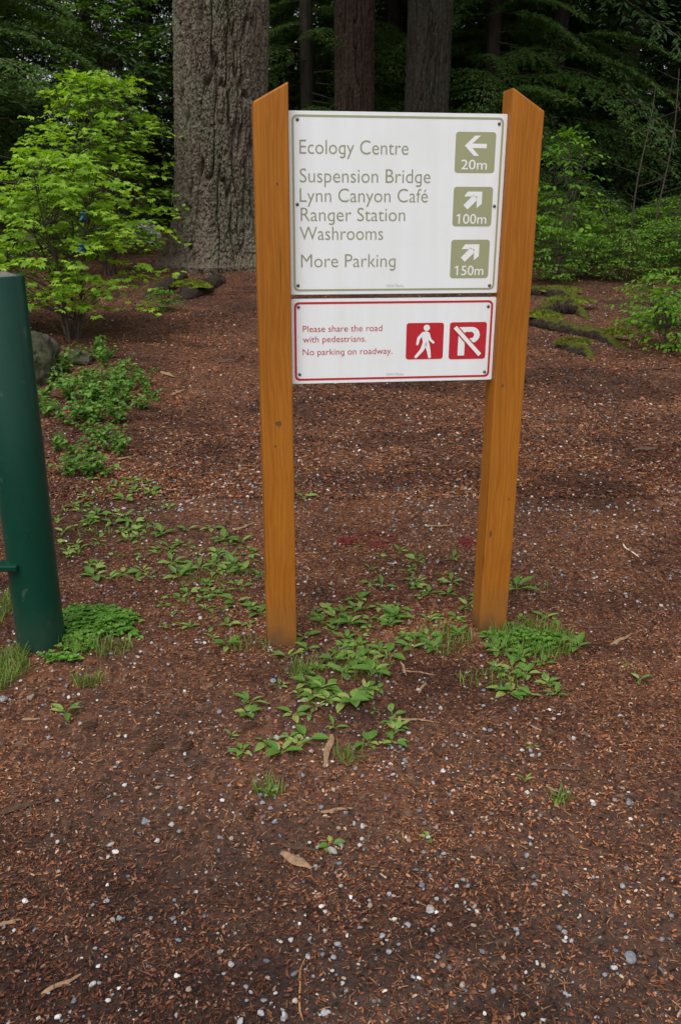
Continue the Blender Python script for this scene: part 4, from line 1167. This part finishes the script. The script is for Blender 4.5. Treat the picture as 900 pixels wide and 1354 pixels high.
red_patch(460, 716, .06, .05, 110, 4, 'faint red paint smudge left of the red ring', False)
red_patch(616, 718, .04, .07, 110, 5, 'red paint smudge just behind the right signpost', False)

# ------------------------------------------------------------------ weeds
def rosette(seed, n, l, w, up=.7, petiole=.35):
    g = np.random.default_rng(seed); mb = MB(); T, F = oval_leaf(6, w, .16, .22)
    for k in range(n):
        a = k * 2.4 + g.uniform(-.4, .4); s = l * g.uniform(.6, 1.1); e = up * g.uniform(.5, 1.3)
        d = np.array([math.cos(a) * math.cos(e), math.sin(a) * math.cos(e), math.sin(e)]) * s * petiole
        mb.tube([[0, 0, -.003], d * .6, d], [.0014, .0012, .001], 4, False)
        R = rotz(np.array(a - math.pi / 2)) @ rotx(np.array(e * .55)) @ roty(np.array(g.normal(0, .2)))
        mb.add(T * s @ R.T + d, F)
    return mb.mesh('weed', MAT['weed'])
ROS = [rosette(500 + k, 4 + k % 4, .050 + .006 * (k % 2), (.52, .38, .60, .44)[k % 4], (.45, .95, .65, .85)[k % 4]) for k in range(8)]
SEED = [rosette(520 + k, 3 + k % 3, .034 + .006 * (k % 2), (.45, .32, .6)[k % 3], (.4, .9, .6)[k % 3]) for k in range(6)]
def herb(seed, h, n, ls, mat='herb'):
    g = np.random.default_rng(seed); mb = MB(); T, F = oval_leaf(5, .7, .12, .2)
    for s_ in range(4):
        a0 = g.uniform(0, 6.28); tip = np.array([math.cos(a0), math.sin(a0), 0]) * h * g.uniform(.2, .9) + np.array([0, 0, h * g.uniform(.6, 1)])
        mb.tube([[0, 0, -.004], tip * np.array([.35, .35, .6]), tip], [.0022, .0018, .001], 4, False)
        for k in range(n):
            u = .25 + .75 * k / (n - 1); p = tip * np.array([u * u * .6 + u * .4, u * u * .6 + u * .4, u])
            for q_ in range(3):
                a = g.uniform(0, 6.28); R = rotz(np.array(a)) @ rotx(np.array(g.uniform(-.5, .5))) @ roty(np.array(g.normal(0, .25)))
                mb.add(T * ls * g.uniform(.6, 1.15) @ R.T + p, F)
    return mb.mesh('leafy_weed', MAT[mat])
HERB = [herb(540 + k, .13, 5, .034) for k in range(5)]
def plant(name, meshes, i, p, s, lab, group=None, cat='weed'):
    o = bpy.data.objects.new(name, meshes[i % len(meshes)]); COL.objects.link(o); o.location = [float(v) for v in p]
    o.rotation_euler = (0, 0, (i * 2.39996) % 6.283); o.scale = (s, s, s)
    return tag(o, lab, cat, group)
gw = np.random.default_rng(31)
def patch(name, meshes, poly, n, smin, smax, lab, group):
    """n plants within a pixel quadrilateral given as (x0, y0, x1, y1, skew)"""
    x0, y0, x1, y1, sk = poly
    for i in range(n):
        for _ in range(20):
            u, v = gw.random(), gw.random()
            if (2 * u - 1) ** 2 + (2 * v - 1) ** 2 < 1.1: break
        px = x0 + (x1 - x0) * u + sk * (v - .5); py = y0 + (y1 - y0) * v
        plant(name, meshes, i + int(x0), at(px, py), gw.uniform(smin, smax), lab, group)
patch('leafy_weed', HERB, (44, 470, 212, 572, 0), 60, .5, 1.5, 'low leafy weed in the green bed below the maple bush', 'leafy weeds in the bed below the maple bush')
patch('leafy_weed', HERB, (68, 572, 180, 634, -10), 20, .5, 1.1, 'low leafy weed in the small patch right of the bollard', 'leafy weeds in the small patch right of the bollard')
patch('seedling', SEED, (75, 625, 225, 775, 0), 95, .6, 1.5, 'small seedling on the mulch between bollard and left signpost', 'seedlings between bollard and left signpost')
patch('broad_weed', ROS, (225, 685, 352, 810, 70), 34, .5, 1.15, 'broad leaved weed in the patch left of the left signpost', 'weeds left of the left signpost')
patch('broad_weed', ROS, (396, 795, 532, 935, -30), 42, .5, 1.25, 'broad leaved weed in the thick patch between the posts', 'weeds in the patch between the posts')
patch('broad_weed', ROS, (500, 755, 620, 860, 0), 16, .6, 1.0, 'broad leaved weed near the left side of the right signpost', 'weeds left of the right signpost')
patch('broad_weed', ROS, (640, 815, 765, 925, 0), 24, .6, 1.15, 'broad leaved weed in the grassy patch at the right signpost foot', 'weeds at the right signpost foot')
patch('seedling', SEED, (200, 700, 352, 850, 0), 34, .6, 1.3, 'small seedling among the weeds left of the left signpost', 'seedlings left of the left signpost')
patch('seedling', SEED, (395, 715, 640, 850, 0), 34, .6, 1.4, 'small seedling on the bare mulch between the two posts', 'seedlings between the two posts')
patch('seedling', SEED, (300, 900, 560, 1010, 0), 26, .5, 1.2, 'small seedling on the gravelly mulch before the posts', 'seedlings on the mulch before the posts')
singles = [(402, 658, 1.15, 'clump of rounded leaves close behind the left signpost', ROS), (88, 943, .9, 'single small weed on mulch below the clover', ROS), (320, 994, .85, 'single small weed in front of the left signpost', ROS),
           (372, 996, 1.05, 'broad weed low in front of the left signpost', ROS), (405, 978, 1.05, 'foremost two leaved weed before the left signpost', ROS), (330, 930, 1.0, 'upright weed just left below the left signpost foot', ROS), (328, 945, .9, 'smaller weed under the upright one before the left signpost', ROS),
           (300, 855, 1.05, 'weed with tall leaf left of the left signpost foot', ROS), (503, 738, .85, 'lone upright seedling left of three behind the sign', SEED), (552, 742, 1.4, 'middle seedling of three behind the sign', SEED), (599, 740, 1.5, 'seedling beside the right signpost behind the sign', SEED),
           (437, 1117, .7, 'tiny weed beside the crumbly white lump', SEED), (704, 988, .7, 'tiny weed in the right foreground mulch', SEED), (694, 1032, .7, 'tiny weed lying flat in the right foreground', SEED), (566, 1110, .6, 'tiny lime seedling in the lower middle mulch', SEED),
           (740, 1055, .8, 'tiny grassy weed at the right of the foreground', SEED), (355, 1050, .9, 'tiny grassy weed at the centre left foreground', SEED), (682, 780, 1.3, 'tall leaved weed touching the right side of the right signpost', ROS), (828, 878, .8, 'lone weed on the right mulch', SEED), (845, 900, .9, 'lone weed nearest the right edge', SEED),
           (388, 945, .9, 'weed between the foremost weeds and left signpost', ROS), (380, 870, 1.0, 'weed growing right against the left signpost foot', ROS), (845, 432, 1.6, 'small bright weed beside the longest mossy root', ROS)]
for i, (px, py, s, lab, ms) in enumerate(singles): plant('broad_weed' if ms is ROS else 'seedling', ms, i, at(px, py), s, lab)

# clover mat at the bollard
def clover(cx, cy, rx, ry, n, seed, lab, hmax=.06):
    g = np.random.default_rng(seed); C = at(cx, cy)
    a = g.uniform(0, 6.283, n); f = np.sqrt(g.random(n)); k = 1 + .45 * vnoise(np.cos(a) * 2 + seed, np.sin(a) * 2) + g.normal(0, .08, n)
    P = np.stack([C[0] + rx * f * k * np.cos(a), C[1] + ry * f * k * np.sin(a), 0 * a], -1)
    P[:, 2] = gz(P[:, 0], P[:, 1]) + hmax * (1 - f ** 1.5) * g.uniform(.15, 1, n) * (.7 + .5 * vnoise(P[:, 0] * 25, P[:, 1] * 25)) + .010
    T, F = oval_leaf(4, .9, .10, .12); mb = MB(); yaw0 = g.uniform(0, 6.28, n); tilt = g.normal(.05, .5, n); sz = g.uniform(.009, .020, n)
    for j in range(3):
        R = rotz(yaw0 + j * 2.094) @ rotx(tilt)
        V, FF = scatter(T, F, R, sz, P - C); mb.add(V, FF)
    return tag(mb.build('clover_patch', MAT['clover'], loc=C), lab, 'clover')
clover(128, 828, .15, .155, 900, 3, 'dense green clover patch right of the bollard foot')
clover(80, 872, .06, .03, 60, 4, 'few clover leaves trailing before the bollard foot', .02)
clover(690, 850, .15, .09, 160, 6, 'thin clover in the grass at the right signpost foot', .04)

# grass
gg = np.random.default_rng(8); mb = MB(); pos = []; hh = []
for cx, cy, rx, ry, n, h in ((10, 890, .07, .14, 420, .07), (2, 810, .05, .15, 200, .06), (700, 850, .17, .14, 620, .06), (580, 850, .13, .10, 230, .05), (130, 860, .14, .05, 200, .06), (355, 1048, .04, .03, 60, .05), (462, 1003, .05, .04, 60, .05),
                             (470, 880, .14, .12, 200, .045), (740, 1058, .03, .03, 40, .04), (400, 890, .05, .06, 90, .06), (650, 900, .12, .06, 120, .05), (118, 905, .06, .03, 70, .06), (700, 775, .1, .05, 60, .03), (290, 760, .2, .12, 220, .035), (150, 700, .22, .12, 160, .03), (330, 855, .1, .05, 90, .04)):
    C = at(cx, cy); a = gg.uniform(0, 6.28, n); f = np.sqrt(gg.random(n))
    P = np.stack([C[0] + rx * f * np.cos(a), C[1] + ry * f * np.sin(a), 0 * a], -1); P[:, 2] = gz(P[:, 0], P[:, 1]) - .002
    pos.append(P); hh.append(h * gg.uniform(.5, 1.2, n))
pos = np.concatenate(pos); hh = np.concatenate(hh); n = len(pos)
T = np.array([[-.5, 0, 0], [.5, 0, 0], [.42, .03, .35], [-.42, .03, .35], [.3, .16, .7], [-.3, .16, .7], [0, .40, 1.0]])
F = [np.array([[0, 1, 2, 3], [3, 2, 4, 5]]), np.array([[5, 4, 6]])]
V, F = scatter(T, F, rotz(gg.uniform(0, 6.28, n)) @ rotx(gg.normal(-.2, .3, n)), np.stack([gg.uniform(.0022, .0042, n), hh, hh], -1), pos)
mb.add(V, F); tag(mb.build('grass', MAT['grass']), 'thin grass blades among the weeds', kind='stuff')
